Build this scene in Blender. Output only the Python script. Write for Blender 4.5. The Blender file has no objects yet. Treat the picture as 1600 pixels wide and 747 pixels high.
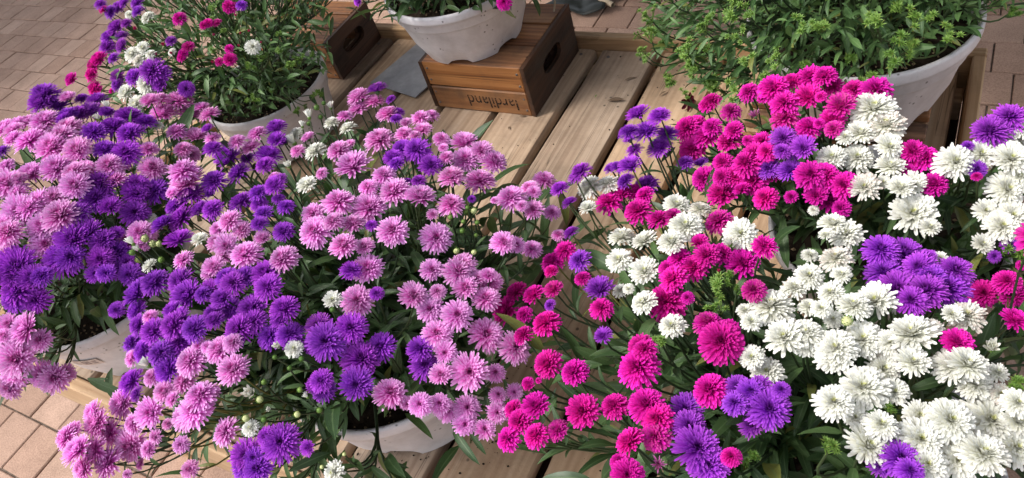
import bpy, math, random
import numpy as np
from mathutils import Vector, Matrix, Quaternion

random.seed(7); rng = np.random.default_rng(7)
scene = bpy.context.scene
COL = scene.collection

# ------------------------------------------------------------------ camera
CAM = np.array([0.0, 0.0, 1.55])
RC = np.array([[0.86904618, 0.4284794, -0.24731387],      # right
               [0.1679154, -0.72568287, -0.66722469],     # down
               [-0.46536347, 0.53832126, -0.70260022]])   # forward
FPX = 1159.12
cam_data = bpy.data.cameras.new('camera')
cam_data.sensor_width = 36.0
cam_data.lens = 36.0 * FPX / 1600.0
cam_data.clip_start = 0.02
cam_data.clip_end = 500.0
cam = bpy.data.objects.new('camera', cam_data)
COL.objects.link(cam)
r, u, b = RC[0], -RC[1], -RC[2]
cam.matrix_world = Matrix(((r[0], u[0], b[0], CAM[0]), (r[1], u[1], b[1], CAM[1]), (r[2], u[2], b[2], CAM[2]), (0, 0, 0, 1)))
scene.camera = cam

# ------------------------------------------------------------------ world, sun, exposure
SUN = Vector((-0.50, -0.34, 0.80)).normalized()
world = bpy.data.worlds.new('World')
scene.world = world
world.use_nodes = True
wn = world.node_tree
bg = wn.nodes['Background']
sky = wn.nodes.new('ShaderNodeTexSky')
sky.sky_type = 'NISHITA'
sky.sun_disc = False
sky.sun_elevation = math.asin(SUN.z)
sky.sun_rotation = math.atan2(SUN.x, SUN.y)
sky.air_density = 1.0
sky.dust_density = 2.5
sky.ozone_density = 1.0
haz = wn.nodes.new('ShaderNodeHueSaturation')          # thin bright cloud: the blue is mostly washed out
haz.inputs['Saturation'].default_value = 0.35
wn.links.new(sky.outputs[0], haz.inputs['Color'])
wn.links.new(haz.outputs[0], bg.inputs[0])
bg.inputs[1].default_value = 0.15
sun_data = bpy.data.lights.new('sun', 'SUN')
sun_data.energy = 1.5
sun_data.angle = math.radians(15.0)
sun_data.color = (1.0, 0.95, 0.88)
sun = bpy.data.objects.new('sun', sun_data)
sun.rotation_euler = (-SUN).to_track_quat('-Z', 'Y').to_euler()
sun.location = (-3, -3, 6)
COL.objects.link(sun)
vs = scene.view_settings
vs.view_transform = 'Standard'
vs.look = 'None'
vs.exposure = 1.12
vs.gamma = 1.0
vs.use_curve_mapping = False
scene.cycles.max_bounces = 8
scene.cycles.transparent_max_bounces = 8
scene.cycles.use_adaptive_sampling = True


def project(P):
    P = np.atleast_2d(np.asarray(P, float)) - CAM
    c = P @ RC.T
    return np.c_[800 + FPX * c[:, 0] / c[:, 2], 373.5 + FPX * c[:, 1] / c[:, 2]], c[:, 2]


def ray(x, y):
    d = RC.T @ np.array([x - 800.0, y - 373.5, FPX])
    return d / np.linalg.norm(d)


def on_plane(x, y, z):
    d = ray(x, y)
    return CAM + d * ((z - CAM[2]) / d[2])


# ------------------------------------------------------------------ materials
MATS = {}


def new_mat(name):
    m = bpy.data.materials.new(name)
    m.use_nodes = True
    n = m.node_tree.nodes
    n.clear()
    MATS[name] = m
    return m, n, m.node_tree.links


def N(n, typ, **kw):
    x = n.new(typ)
    for k, v in kw.items():
        if k in x.inputs.keys():
            x.inputs[k].default_value = v
        else:
            setattr(x, k, v)
    return x


def ramp(n, stops, interp='LINEAR'):
    x = n.new('ShaderNodeValToRGB')
    x.color_ramp.interpolation = interp
    e = x.color_ramp.elements
    while len(e) < len(stops):
        e.new(0.5)
    for k, (p, c) in enumerate(stops):
        e[k].position = p
        e[k].color = (*c, 1)
    return x


def lin(r_, g_, b_):
    f = lambda c: (c / 255 / 12.92) if c <= 10.3 else ((c / 255 + 0.055) / 1.055) ** 2.4
    return (f(r_), f(g_), f(b_))


def mathn(n, l, op, a, b_=None, clamp=False):
    x = n.new('ShaderNodeMath')
    x.operation = op
    x.use_clamp = clamp
    for i, v in enumerate((a, b_)):
        if v is None:
            continue
        if isinstance(v, (int, float)):
            x.inputs[i].default_value = v
        else:
            l.new(v, x.inputs[i])
    return x.outputs[0]


def mixc(n, l, fac, a, b_, mode='MIX'):
    x = n.new('ShaderNodeMix')
    x.data_type = 'RGBA'
    x.blend_type = mode
    for i, v in ((0, fac), (6, a), (7, b_)):
        if isinstance(v, (int, float)):
            x.inputs[i].default_value = v
        elif isinstance(v, tuple):
            x.inputs[i].default_value = (*v, 1)
        else:
            l.new(v, x.inputs[i])
    return x.outputs[2]


def petal_mat(name, base, tip, heart, edge_var, transl=0.3, hue=0.012, val=0.24):
    m, n, l = new_mat(name)
    out = N(n, 'ShaderNodeOutputMaterial')
    av = N(n, 'ShaderNodeAttribute', attribute_name='v')
    al = N(n, 'ShaderNodeAttribute', attribute_name='lay')
    ar = N(n, 'ShaderNodeAttribute', attribute_name='rnd')
    oi = N(n, 'ShaderNodeObjectInfo')
    along = ramp(n, [(0.0, base), (0.45, base), (1.0, tip)])
    l.new(av.outputs['Fac'], along.inputs[0])
    hr = ramp(n, [(0.0, (1, 1, 1)), (edge_var, (0, 0, 0))])
    l.new(al.outputs['Fac'], hr.inputs[0])
    c = mixc(n, l, hr.outputs[0], along.outputs[0], heart)
    hs = N(n, 'ShaderNodeHueSaturation')
    l.new(c, hs.inputs['Color'])
    h = mathn(n, l, 'ADD', mathn(n, l, 'MULTIPLY', oi.outputs['Random'], hue * 2), 0.5 - hue)
    l.new(h, hs.inputs['Hue'])
    v1 = mathn(n, l, 'ADD', mathn(n, l, 'MULTIPLY', ar.outputs['Fac'], 0.30), 1.0 - 0.19)
    fr = mathn(n, l, 'FRACT', mathn(n, l, 'MULTIPLY', oi.outputs['Random'], 13.7))
    v2 = mathn(n, l, 'ADD', mathn(n, l, 'MULTIPLY', fr, val), 1.0 - val * 0.6)
    l.new(mathn(n, l, 'MULTIPLY', v1, v2), hs.inputs['Value'])
    # a few ageing heads brown at the petal tips
    old = mathn(n, l, 'GREATER_THAN', mathn(n, l, 'FRACT', mathn(n, l, 'MULTIPLY', oi.outputs['Random'], 51.3)), 0.93)
    tipm = mathn(n, l, 'MULTIPLY', mathn(n, l, 'POWER', av.outputs['Fac'], 4.0), mathn(n, l, 'GREATER_THAN', ar.outputs['Fac'], 0.45))
    aged = mixc(n, l, mathn(n, l, 'MULTIPLY', mathn(n, l, 'MULTIPLY', old, tipm), 0.55), hs.outputs[0], lin(150, 104, 84))
    p = N(n, 'ShaderNodeBsdfPrincipled', Roughness=0.62)
    p.inputs['Specular IOR Level'].default_value = 0.22
    l.new(aged, p.inputs['Base Color'])
    t = N(n, 'ShaderNodeBsdfTranslucent')
    l.new(aged, t.inputs['Color'])
    mx = N(n, 'ShaderNodeMixShader', Fac=transl)
    l.new(p.outputs[0], mx.inputs[1])
    l.new(t.outputs[0], mx.inputs[2])
    l.new(mx.outputs[0], out.inputs[0])
    return m


petal_mat('petal_purple', lin(150, 36, 192), lin(186, 84, 220), lin(108, 20, 142), 0.16, 0.28, 0.014)
petal_mat('petal_pink', lin(236, 112, 214), lin(250, 194, 244), lin(204, 60, 166), 0.20, 0.30, 0.008)
petal_mat('petal_magenta', lin(208, 10, 150), lin(238, 46, 188), lin(172, 6, 112), 0.14, 0.28, 0.010)
petal_mat('petal_white', lin(236, 236, 222), lin(244, 244, 238), lin(226, 228, 160), 0.075, 0.30, 0.004, 0.07)
petal_mat('petal_bud', lin(214, 220, 160), lin(238, 238, 214), lin(200, 214, 120), 0.2, 0.2, 0.01)
petal_mat('petal_bud_pink', lin(170, 30, 90), lin(206, 52, 120), lin(140, 30, 80), 0.2, 0.2, 0.01)
petal_mat('petal_faded', lin(150, 60, 120), lin(186, 110, 170), lin(120, 40, 90), 0.2, 0.2, 0.01)
petal_mat('petal_dry', lin(80, 20, 44), lin(120, 32, 66), lin(60, 16, 30), 0.2, 0.1, 0.01)


def leaf_mat(name, dark, light, rib, rough=0.42, transl=0.18):
    m, n, l = new_mat(name)
    out = N(n, 'ShaderNodeOutputMaterial')
    au = N(n, 'ShaderNodeAttribute', attribute_name='u')
    ar = N(n, 'ShaderNodeAttribute', attribute_name='rnd')
    oi = N(n, 'ShaderNodeObjectInfo')
    tc = N(n, 'ShaderNodeTexCoord')
    no = N(n, 'ShaderNodeTexNoise', Scale=60.0, Detail=3.0)
    l.new(tc.outputs['Object'], no.inputs['Vector'])
    f = mathn(n, l, 'FRACT', mathn(n, l, 'ADD', ar.outputs['Fac'], oi.outputs['Random']))
    c = mixc(n, l, mathn(n, l, 'POWER', f, 1.6), dark, light)
    yel = mathn(n, l, 'GREATER_THAN', mathn(n, l, 'FRACT', mathn(n, l, 'MULTIPLY', f, 17.3)), 0.955)
    c = mixc(n, l, mathn(n, l, 'MULTIPLY', yel, 0.55), c, (0.26, 0.24, 0.05))
    nr = ramp(n, [(0.35, (0.72, 0.72, 0.72)), (0.7, (1.15, 1.15, 1.15))])
    l.new(no.outputs['Fac'], nr.inputs[0])
    c = mixc(n, l, 0.8, c, nr.outputs[0], 'MULTIPLY')
    rr = ramp(n, [(0.0, (1, 1, 1)), (0.16, (0, 0, 0))])
    l.new(au.outputs['Fac'], rr.inputs[0])
    c = mixc(n, l, mathn(n, l, 'MULTIPLY', rr.outputs[0], 0.55), c, rib)
    p = N(n, 'ShaderNodeBsdfPrincipled', Roughness=rough)
    p.inputs['Specular IOR Level'].default_value = 0.4
    l.new(c, p.inputs['Base Color'])
    bp = N(n, 'ShaderNodeBump', Strength=0.25, Distance=0.002)
    l.new(no.outputs['Fac'], bp.inputs['Height'])
    l.new(bp.outputs[0], p.inputs['Normal'])
    t = N(n, 'ShaderNodeBsdfTranslucent')
    l.new(mixc(n, l, 0.4, c, (0.12, 0.22, 0.03)), t.inputs['Color'])
    mx = N(n, 'ShaderNodeMixShader', Fac=transl)
    l.new(p.outputs[0], mx.inputs[1])
    l.new(t.outputs[0], mx.inputs[2])
    l.new(mx.outputs[0], out.inputs[0])
    return m


leaf_mat('leaf_deep', (0.034, 0.074, 0.026), (0.100, 0.178, 0.060), (0.15, 0.23, 0.10))
leaf_mat('leaf_mid', (0.040, 0.094, 0.028), (0.130, 0.232, 0.074), (0.18, 0.28, 0.11))
leaf_mat('leaf_bright', (0.046, 0.108, 0.026), (0.150, 0.270, 0.070), (0.2, 0.31, 0.11))
leaf_mat('leaf_fresh', (0.10, 0.21, 0.03), (0.25, 0.40, 0.08), (0.24, 0.36, 0.09))
leaf_mat('stem_green', (0.024, 0.045, 0.018), (0.06, 0.085, 0.03), (0.05, 0.08, 0.03), 0.5, 0.0)
leaf_mat('leaf_dry', (0.10, 0.06, 0.035), (0.22, 0.15, 0.09), (0.16, 0.1, 0.06), 0.7, 0.05)


def wood_mat(name, pale, mid, dark, dirt=0.5, axis=1, rough=0.72, scale=1.0, knots=0.5):
    m, n, l = new_mat(name)
    out = N(n, 'ShaderNodeOutputMaterial')
    tc = N(n, 'ShaderNodeTexCoord')
    oi = N(n, 'ShaderNodeObjectInfo')
    off = N(n, 'ShaderNodeVectorMath', operation='ADD')
    sc = N(n, 'ShaderNodeVectorMath', operation='SCALE')
    cx = N(n, 'ShaderNodeCombineXYZ')
    r1 = mathn(n, l, 'MULTIPLY', oi.outputs['Random'], 37.0)
    for k in range(3):
        l.new(r1, cx.inputs[k])
    l.new(tc.outputs['Object'], off.inputs[0])
    l.new(cx.outputs[0], off.inputs[1])
    P = off.outputs[0]
    # knots warp the grain
    mk = N(n, 'ShaderNodeMapping')
    sk = [7.0, 7.0, 7.0]
    sk[axis] = 2.6
    mk.inputs['Scale'].default_value = [s * scale for s in sk]
    l.new(P, mk.inputs['Vector'])
    vo = N(n, 'ShaderNodeTexVoronoi', Scale=1.0)
    l.new(mk.outputs[0], vo.inputs['Vector'])
    kn = ramp(n, [(0.0, (1, 1, 1)), (0.13, (0.75, 0.75, 0.75)), (0.17, (0.25, 0.25, 0.25)), (0.42, (0, 0, 0))])
    l.new(vo.outputs['Distance'], kn.inputs[0])
    mp = N(n, 'ShaderNodeMapping')
    s = [70.0, 70.0, 70.0]
    s[axis] = 2.4
    mp.inputs['Scale'].default_value = [q * scale for q in s]
    l.new(P, mp.inputs['Vector'])
    dis = N(n, 'ShaderNodeVectorMath', operation='MULTIPLY_ADD')
    cd = N(n, 'ShaderNodeCombineXYZ')
    for k in range(3):
        l.new(kn.outputs[0], cd.inputs[k])
    dis.inputs[1].default_value = (2.2, 2.2, 2.2)
    l.new(cd.outputs[0], dis.inputs[0])
    l.new(mp.outputs[0], dis.inputs[2])
    g1 = N(n, 'ShaderNodeTexNoise', Scale=1.0, Detail=5.0, Roughness=0.6, Distortion=0.6)
    l.new(dis.outputs[0], g1.inputs['Vector'])
    mp2 = N(n, 'ShaderNodeMapping')
    s2 = [14.0, 14.0, 14.0]
    s2[axis] = 0.9
    mp2.inputs['Scale'].default_value = [q * scale for q in s2]
    l.new(P, mp2.inputs['Vector'])
    g2 = N(n, 'ShaderNodeTexNoise', Scale=1.0, Detail=3.0, Distortion=1.2)
    l.new(mp2.outputs[0], g2.inputs['Vector'])
    fine = N(n, 'ShaderNodeTexNoise', Scale=160.0, Detail=4.0)
    l.new(P, fine.inputs['Vector'])
    w = N(n, 'ShaderNodeTexWave', wave_type='BANDS', Scale=2.6, Distortion=5.0, Detail=2.0)
    w.inputs['Detail Scale'].default_value = 0.6
    w.bands_direction = 'X' if axis != 0 else 'Y'
    mw = N(n, 'ShaderNodeMapping')
    s3 = [9.0, 9.0, 9.0]
    s3[axis] = 0.5
    mw.inputs['Scale'].default_value = [q * scale for q in s3]
    l.new(P, mw.inputs['Vector'])
    l.new(mw.outputs[0], w.inputs['Vector'])
    a = mathn(n, l, 'ADD', mathn(n, l, 'MULTIPLY', g1.outputs['Fac'], 0.42), mathn(n, l, 'MULTIPLY', g2.outputs['Fac'], 0.5))
    a = mathn(n, l, 'ADD', a, mathn(n, l, 'MULTIPLY', w.outputs['Fac'], 0.08))
    col = ramp(n, [(0.36, dark), (0.50, mid), (0.66, pale)])
    l.new(a, col.inputs[0])
    c = mixc(n, l, mathn(n, l, 'MULTIPLY', kn.outputs[0], knots), col.outputs[0], tuple(q * 0.35 for q in dark))
    # drying cracks along the grain
    mc = N(n, 'ShaderNodeMapping')
    s4 = [46.0, 46.0, 46.0]
    s4[axis] = 1.1
    mc.inputs['Scale'].default_value = [q * scale for q in s4]
    l.new(P, mc.inputs['Vector'])
    ck = N(n, 'ShaderNodeTexNoise', Scale=1.0, Detail=2.0, Distortion=0.4)
    l.new(mc.outputs[0], ck.inputs['Vector'])
    ca = mathn(n, l, 'ABSOLUTE', mathn(n, l, 'SUBTRACT', ck.outputs['Fac'], 0.5))
    cr_ = ramp(n, [(0.0, (1, 1, 1)), (0.012, (0, 0, 0))])
    l.new(ca, cr_.inputs[0])
    cn = N(n, 'ShaderNodeTexNoise', Scale=4.0, Detail=1.0)
    l.new(P, cn.inputs['Vector'])
    crack = mathn(n, l, 'MULTIPLY', cr_.outputs[0], mathn(n, l, 'MULTIPLY', mathn(n, l, 'SUBTRACT', cn.outputs['Fac'], 0.46, True), 6.0, True))
    c = mixc(n, l, mathn(n, l, 'MULTIPLY', crack, 0.7), c, tuple(q * 0.25 for q in dark))
    # board to board tint
    hs = N(n, 'ShaderNodeHueSaturation')
    l.new(c, hs.inputs['Color'])
    fr = mathn(n, l, 'FRACT', mathn(n, l, 'MULTIPLY', oi.outputs['Random'], 7.31))
    l.new(mathn(n, l, 'ADD', mathn(n, l, 'MULTIPLY', fr, 0.30), 0.84), hs.inputs['Value'])
    l.new(mathn(n, l, 'ADD', mathn(n, l, 'MULTIPLY', oi.outputs['Random'], 0.25), 0.85), hs.inputs['Saturation'])
    # grime
    d1 = N(n, 'ShaderNodeTexNoise', Scale=5.5, Detail=6.0, Roughness=0.68)
    l.new(P, d1.inputs['Vector'])
    dr = ramp(n, [(0.46, (0, 0, 0)), (0.60, (0.45, 0.45, 0.45)), (0.72, (1, 1, 1))])
    l.new(d1.outputs['Fac'], dr.inputs[0])
    c = mixc(n, l, mathn(n, l, 'MULTIPLY', dr.outputs[0], dirt), hs.outputs[0], (0.055, 0.042, 0.032))
    sp = N(n, 'ShaderNodeTexVoronoi', Scale=34.0)
    l.new(P, sp.inputs['Vector'])
    sr = ramp(n, [(0.06, (1, 1, 1)), (0.13, (0, 0, 0))])
    l.new(sp.outputs['Distance'], sr.inputs[0])
    d2 = N(n, 'ShaderNodeTexNoise', Scale=7.0, Detail=2.0)
    l.new(P, d2.inputs['Vector'])
    sm = mathn(n, l, 'MULTIPLY', sr.outputs[0], mathn(n, l, 'GREATER_THAN', d2.outputs['Fac'], 0.55))
    c = mixc(n, l, mathn(n, l, 'MULTIPLY', sm, 0.75 * min(1, dirt * 2)), c, (0.03, 0.022, 0.016))
    p = N(n, 'ShaderNodeBsdfPrincipled', Roughness=rough)
    p.inputs['Specular IOR Level'].default_value = 0.3
    l.new(c, p.inputs['Base Color'])
    h = mathn(n, l, 'ADD', mathn(n, l, 'MULTIPLY', g1.outputs['Fac'], 0.8), mathn(n, l, 'MULTIPLY', fine.outputs['Fac'], 0.5))
    bp = N(n, 'ShaderNodeBump', Strength=0.35, Distance=0.003)
    l.new(h, bp.inputs['Height'])
    l.new(bp.outputs[0], p.inputs['Normal'])
    l.new(p.outputs[0], out.inputs[0])
    return m


wood_mat('wood_deck', lin(194, 168, 142), lin(176, 149, 122), lin(148, 120, 95), 0.6, 1)
wood_mat('wood_beam', lin(200, 170, 136), lin(180, 148, 114), lin(146, 114, 84), 0.25, 0)
wood_mat('wood_beam_side', lin(194, 162, 126), lin(174, 140, 104), lin(140, 106, 74), 0.25, 1)
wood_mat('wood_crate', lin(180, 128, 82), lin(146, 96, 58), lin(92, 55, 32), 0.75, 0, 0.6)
wood_mat('wood_crate_shaded', lin(98, 64, 42), lin(74, 46, 30), lin(38, 23, 16), 0.7, 1, 0.6)  # crate wood darkened: the shade on the side faces is in the colour
wood_mat('wood_pallet', lin(170, 120, 80), lin(136, 92, 58), lin(84, 52, 32), 0.5, 0)


def plain(name, col, rough=0.6, spec=0.3, noise=0.0, nscale=30.0, bump=0.0):
    m, n, l = new_mat(name)
    out = N(n, 'ShaderNodeOutputMaterial')
    p = N(n, 'ShaderNodeBsdfPrincipled', Roughness=rough)
    p.inputs['Specular IOR Level'].default_value = spec
    tc = N(n, 'ShaderNodeTexCoord')
    no = N(n, 'ShaderNodeTexNoise', Scale=nscale, Detail=5.0, Roughness=0.65)
    l.new(tc.outputs['Object'], no.inputs['Vector'])
    rr = ramp(n, [(0.3, tuple(c * (1 - noise) for c in col)), (0.7, tuple(min(1, c * (1 + noise)) for c in col))])
    l.new(no.outputs['Fac'], rr.inputs[0])
    l.new(rr.outputs[0], p.inputs['Base Color'])
    if bump:
        bp = N(n, 'ShaderNodeBump', Strength=bump, Distance=0.004)
        l.new(no.outputs['Fac'], bp.inputs['Height'])
        l.new(bp.outputs[0], p.inputs['Normal'])
    l.new(p.outputs[0], out.inputs[0])
    return m


def pot_mat():
    m, n, l = new_mat('pot_plastic')
    out = N(n, 'ShaderNodeOutputMaterial')
    tc = N(n, 'ShaderNodeTexCoord')
    no = N(n, 'ShaderNodeTexNoise', Scale=9.0, Detail=6.0, Roughness=0.7)
    l.new(tc.outputs['Object'], no.inputs['Vector'])
    rr = ramp(n, [(0.38, (0.56, 0.53, 0.54)), (0.62, (0.76, 0.73, 0.75))])
    l.new(no.outputs['Fac'], rr.inputs[0])
    # soil splashes: voronoi specks kept to patches, denser low on the pot
    sp = N(n, 'ShaderNodeTexVoronoi', Scale=85.0)
    l.new(tc.outputs['Object'], sp.inputs['Vector'])
    s1 = ramp(n, [(0.10, (1, 1, 1)), (0.22, (0, 0, 0))])
    l.new(sp.outputs['Distance'], s1.inputs[0])
    n2 = N(n, 'ShaderNodeTexNoise', Scale=16.0, Detail=3.0)
    l.new(tc.outputs['Object'], n2.inputs['Vector'])
    sm = mathn(n, l, 'MULTIPLY', s1.outputs[0], mathn(n, l, 'GREATER_THAN', n2.outputs['Fac'], 0.555))
    c = mixc(n, l, mathn(n, l, 'MULTIPLY', sm, 0.8), rr.outputs[0], (0.05, 0.035, 0.03))
    p = N(n, 'ShaderNodeBsdfPrincipled', Roughness=0.34)
    p.inputs['Specular IOR Level'].default_value = 0.45
    p.inputs['Subsurface Weight'].default_value = 0.12
    p.inputs['Subsurface Radius'].default_value = (0.01, 0.008, 0.008)
    l.new(c, p.inputs['Base Color'])
    l.new(p.outputs[0], out.inputs[0])


pot_mat()
plain('soil', (0.030, 0.021, 0.015), 0.95, 0.1, 0.6, 90.0, 0.8)
plain('perlite', (0.36, 0.26, 0.16), 0.9, 0.1, 0.4, 200.0)
plain('print_ink', (0.045, 0.032, 0.025), 0.8, 0.1, 0.4, 120.0)
_n, _l = MATS['print_ink'].node_tree.nodes, MATS['print_ink'].node_tree.links
_p = [q for q in _n if q.type == 'BSDF_PRINCIPLED'][0]
_t = _n.new('ShaderNodeTexNoise')
_t.inputs['Scale'].default_value = 210.0
_t.inputs['Detail'].default_value = 4.0
_c = _n.new('ShaderNodeTexCoord')
_l.new(_c.outputs['Object'], _t.inputs['Vector'])
_r = ramp(_n, [(0.34, (0.15, 0.15, 0.15)), (0.52, (0.85, 0.85, 0.85))])
_l.new(_t.outputs['Fac'], _r.inputs[0])
_l.new(_r.outputs[0], _p.inputs['Alpha'])
plain('sticker', (0.62, 0.52, 0.46), 0.5, 0.3, 0.05)
plain('sticker_print', (0.22, 0.14, 0.14), 0.6, 0.2)
plain('slate', (0.27, 0.27, 0.285), 0.6, 0.35, 0.16, 40.0, 0.2)
plain('plastic_film', (0.014, 0.016, 0.014), 0.5, 0.25, 0.4, 12.0, 0.1)
plain('straw', (0.34, 0.27, 0.19), 0.7, 0.2, 0.2)
plain('unseen_awning_cloth', (0.07, 0.065, 0.06), 0.9, 0.1, 0.1)
_n, _l = MATS['unseen_awning_cloth'].node_tree.nodes, MATS['unseen_awning_cloth'].node_tree.links
_p = [q for q in _n if q.type == 'BSDF_PRINCIPLED'][0]
_o = [q for q in _n if q.type == 'OUTPUT_MATERIAL'][0]
_t = _n.new('ShaderNodeBsdfTranslucent')  # cloth of the unseen roof lets some light through as fill
_t.inputs['Color'].default_value = (0.40, 0.38, 0.36, 1)
_m = _n.new('ShaderNodeMixShader')
_m.inputs[0].default_value = 0.35
_l.new(_p.outputs[0], _m.inputs[1])
_l.new(_t.outputs[0], _m.inputs[2])
_l.new(_m.outputs[0], _o.inputs[0])
plain('post_metal', (0.30, 0.30, 0.31), 0.5, 0.4, 0.1)
plain('joint_sand', (0.16, 0.125, 0.10), 0.95, 0.1, 0.45, 70.0, 0.5)
plain('screw_metal', (0.12, 0.10, 0.09), 0.45, 0.5, 0.2)


def paver_mat():
    m, n, l = new_mat('paver_clay')
    out = N(n, 'ShaderNodeOutputMaterial')
    tc = N(n, 'ShaderNodeTexCoord')
    ge = N(n, 'ShaderNodeNewGeometry')
    oi = N(n, 'ShaderNodeObjectInfo')
    ar = N(n, 'ShaderNodeAttribute', attribute_name='rnd')
    f = mathn(n, l, 'FRACT', mathn(n, l, 'ADD', ar.outputs['Fac'], oi.outputs['Random']))
    cr = ramp(n, [(0.0, lin(156, 127, 110)), (0.5, lin(165, 136, 119)), (1.0, lin(174, 146, 129))])
    l.new(f, cr.inputs[0])
    n1 = N(n, 'ShaderNodeTexNoise', Scale=7.0, Detail=7.0, Roughness=0.68)
    l.new(ge.outputs['Position'], n1.inputs['Vector'])
    r1 = ramp(n, [(0.32, (0.74, 0.73, 0.72)), (0.68, (1.12, 1.12, 1.12))])
    l.new(n1.outputs['Fac'], r1.inputs[0])
    c = mixc(n, l, 0.9, cr.outputs[0], r1.outputs[0], 'MULTIPLY')
    n2 = N(n, 'ShaderNodeTexNoise', Scale=240.0, Detail=3.0)
    l.new(ge.outputs['Position'], n2.inputs['Vector'])
    r2 = ramp(n, [(0.34, (0.70, 0.68, 0.66)), (0.60, (1.10, 1.10, 1.10))])
    l.new(n2.outputs['Fac'], r2.inputs[0])
    c = mixc(n, l, 0.7, c, r2.outputs[0], 'MULTIPLY')
    p = N(n, 'ShaderNodeBsdfPrincipled', Roughness=0.86)
    p.inputs['Specular IOR Level'].default_value = 0.2
    l.new(c, p.inputs['Base Color'])
    bp = N(n, 'ShaderNodeBump', Strength=0.35, Distance=0.003)
    l.new(mathn(n, l, 'ADD', n2.outputs['Fac'], n1.outputs['Fac']), bp.inputs['Height'])
    l.new(bp.outputs[0], p.inputs['Normal'])
    l.new(p.outputs[0], out.inputs[0])


paver_mat()


# ------------------------------------------------------------------ mesh helpers
def mesh_np(name, verts, faces, mats, attrs=None, midx=None, smooth=True):
    me = bpy.data.meshes.new(name)
    me.from_pydata([tuple(v) for v in verts], [], [tuple(f) for f in faces])
    for m in mats:
        me.materials.append(MATS[m])
    if smooth:
        me.polygons.foreach_set('use_smooth', np.ones(len(me.polygons), bool))
    if midx is not None:
        me.polygons.foreach_set('material_index', np.asarray(midx, np.int32))
    for k, a in (attrs or {}).items():
        at = me.attributes.new(k, 'FLOAT', 'POINT')
        at.data.foreach_set('value', np.asarray(a, np.float32))
    me.update()
    return me


def add(name, me, parent=None, mat=None):
    o = bpy.data.objects.new(name, me)
    COL.objects.link(o)
    if parent is not None:
        o.parent = parent
    if mat is not None:
        o.matrix_local = mat
    return o


def thing(name, label, cat, loc, group=None, kind=None):
    e = bpy.data.objects.new(name, None)
    COL.objects.link(e)
    e.location = loc
    e.empty_display_size = 0.05
    e['label'] = label
    e['category'] = cat
    if group:
        e['group'] = group
    if kind:
        e['kind'] = kind
    return e


def box(name, c, s, mat, parent=None, origin=(0, 0, 0), bev=0.003, jit=0.0, rot=None):
    """bevelled box: chamfered on every edge; mesh is centred on its own origin"""
    hx, hy, hz = (q / 2 for q in s)
    bv = min(bev, hx * 0.45, hy * 0.45, hz * 0.45)
    vs_, idx = [], {}
    for sx in (-1, 1):
        for sy in (-1, 1):
            for sz in (-1, 1):
                for ax in range(3):
                    p = [sx * (hx - bv), sy * (hy - bv), sz * (hz - bv)]
                    p[ax] = (sx * hx, sy * hy, sz * hz)[ax]
                    idx[(sx, sy, sz, ax)] = len(vs_)
                    vs_.append([q + random.uniform(-jit, jit) for q in p])
    F = []
    for ax in range(3):
        o = [k for k in range(3) if k != ax]
        for sg in (-1, 1):
            q = []
            for a_, b_ in ((-1, -1), (1, -1), (1, 1), (-1, 1)):
                t = [0, 0, 0]
                t[ax], t[o[0]], t[o[1]] = sg, a_, b_
                q.append(idx[(*t, ax)])
            flip = (sg > 0) == (ax == 1)
            F.append(q[::-1] if flip else q)
    for ax in range(3):                     # edge strips along ax
        o = [k for k in range(3) if k != ax]
        for a_ in (-1, 1):
            for b_ in (-1, 1):
                t0, t1 = [0, 0, 0], [0, 0, 0]
                t0[ax], t1[ax] = -1, 1
                for t in (t0, t1):
                    t[o[0]], t[o[1]] = a_, b_
                F.append([idx[(*t0, o[0])], idx[(*t1, o[0])], idx[(*t1, o[1])], idx[(*t0, o[1])]])
    for sx in (-1, 1):
        for sy in (-1, 1):
            for sz in (-1, 1):
                F.append([idx[(sx, sy, sz, k)] for k in range(3)])
    me = mesh_np(name, vs_, F, [mat], smooth=False)
    import bmesh
    bm = bmesh.new()
    bm.from_mesh(me)
    bmesh.ops.recalc_face_normals(bm, faces=bm.faces)
    bm.to_mesh(me)
    bm.free()
    M = Matrix.Translation(Vector(c) - Vector(origin))
    if rot is not None:
        M = M @ rot
    return add(name, me, parent, M)


def tube(pts, rad, seg=6, cap=True):
    pts = np.asarray(pts, float)
    n = len(pts)
    rad = np.broadcast_to(np.asarray(rad, float), (n,))
    T = np.gradient(pts, axis=0)
    T /= np.linalg.norm(T, axis=1)[:, None] + 1e-12
    up = np.array([0.31, 0.17, 0.93])
    V, F = [], []
    for i in range(n):
        a = np.cross(T[i], up)
        if np.linalg.norm(a) < 1e-3:
            a = np.cross(T[i], [1, 0, 0])
        a /= np.linalg.norm(a)
        b_ = np.cross(T[i], a)
        for k in range(seg):
            th = 2 * math.pi * k / seg
            V.append(pts[i] + rad[i] * (math.cos(th) * a + math.sin(th) * b_))
    for i in range(n - 1):
        for k in range(seg):
            k2 = (k + 1) % seg
            F.append([i * seg + k, i * seg + k2, (i + 1) * seg + k2, (i + 1) * seg + k])
    return V, F


def lathe(prof, seg, fn=None):
    V, F = [], []
    for i, (rr, z) in enumerate(prof):
        for k in range(seg):
            a = 2 * math.pi * k / seg
            p = (rr * math.cos(a), rr * math.sin(a), z)
            V.append(fn(i, a, p) if fn else p)
    for i in range(len(prof) - 1):
        for k in range(seg):
            k2 = (k + 1) % seg
            F.append([i * seg + k, i * seg + k2, (i + 1) * seg + k2, (i + 1) * seg + k])
    return V, F


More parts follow.
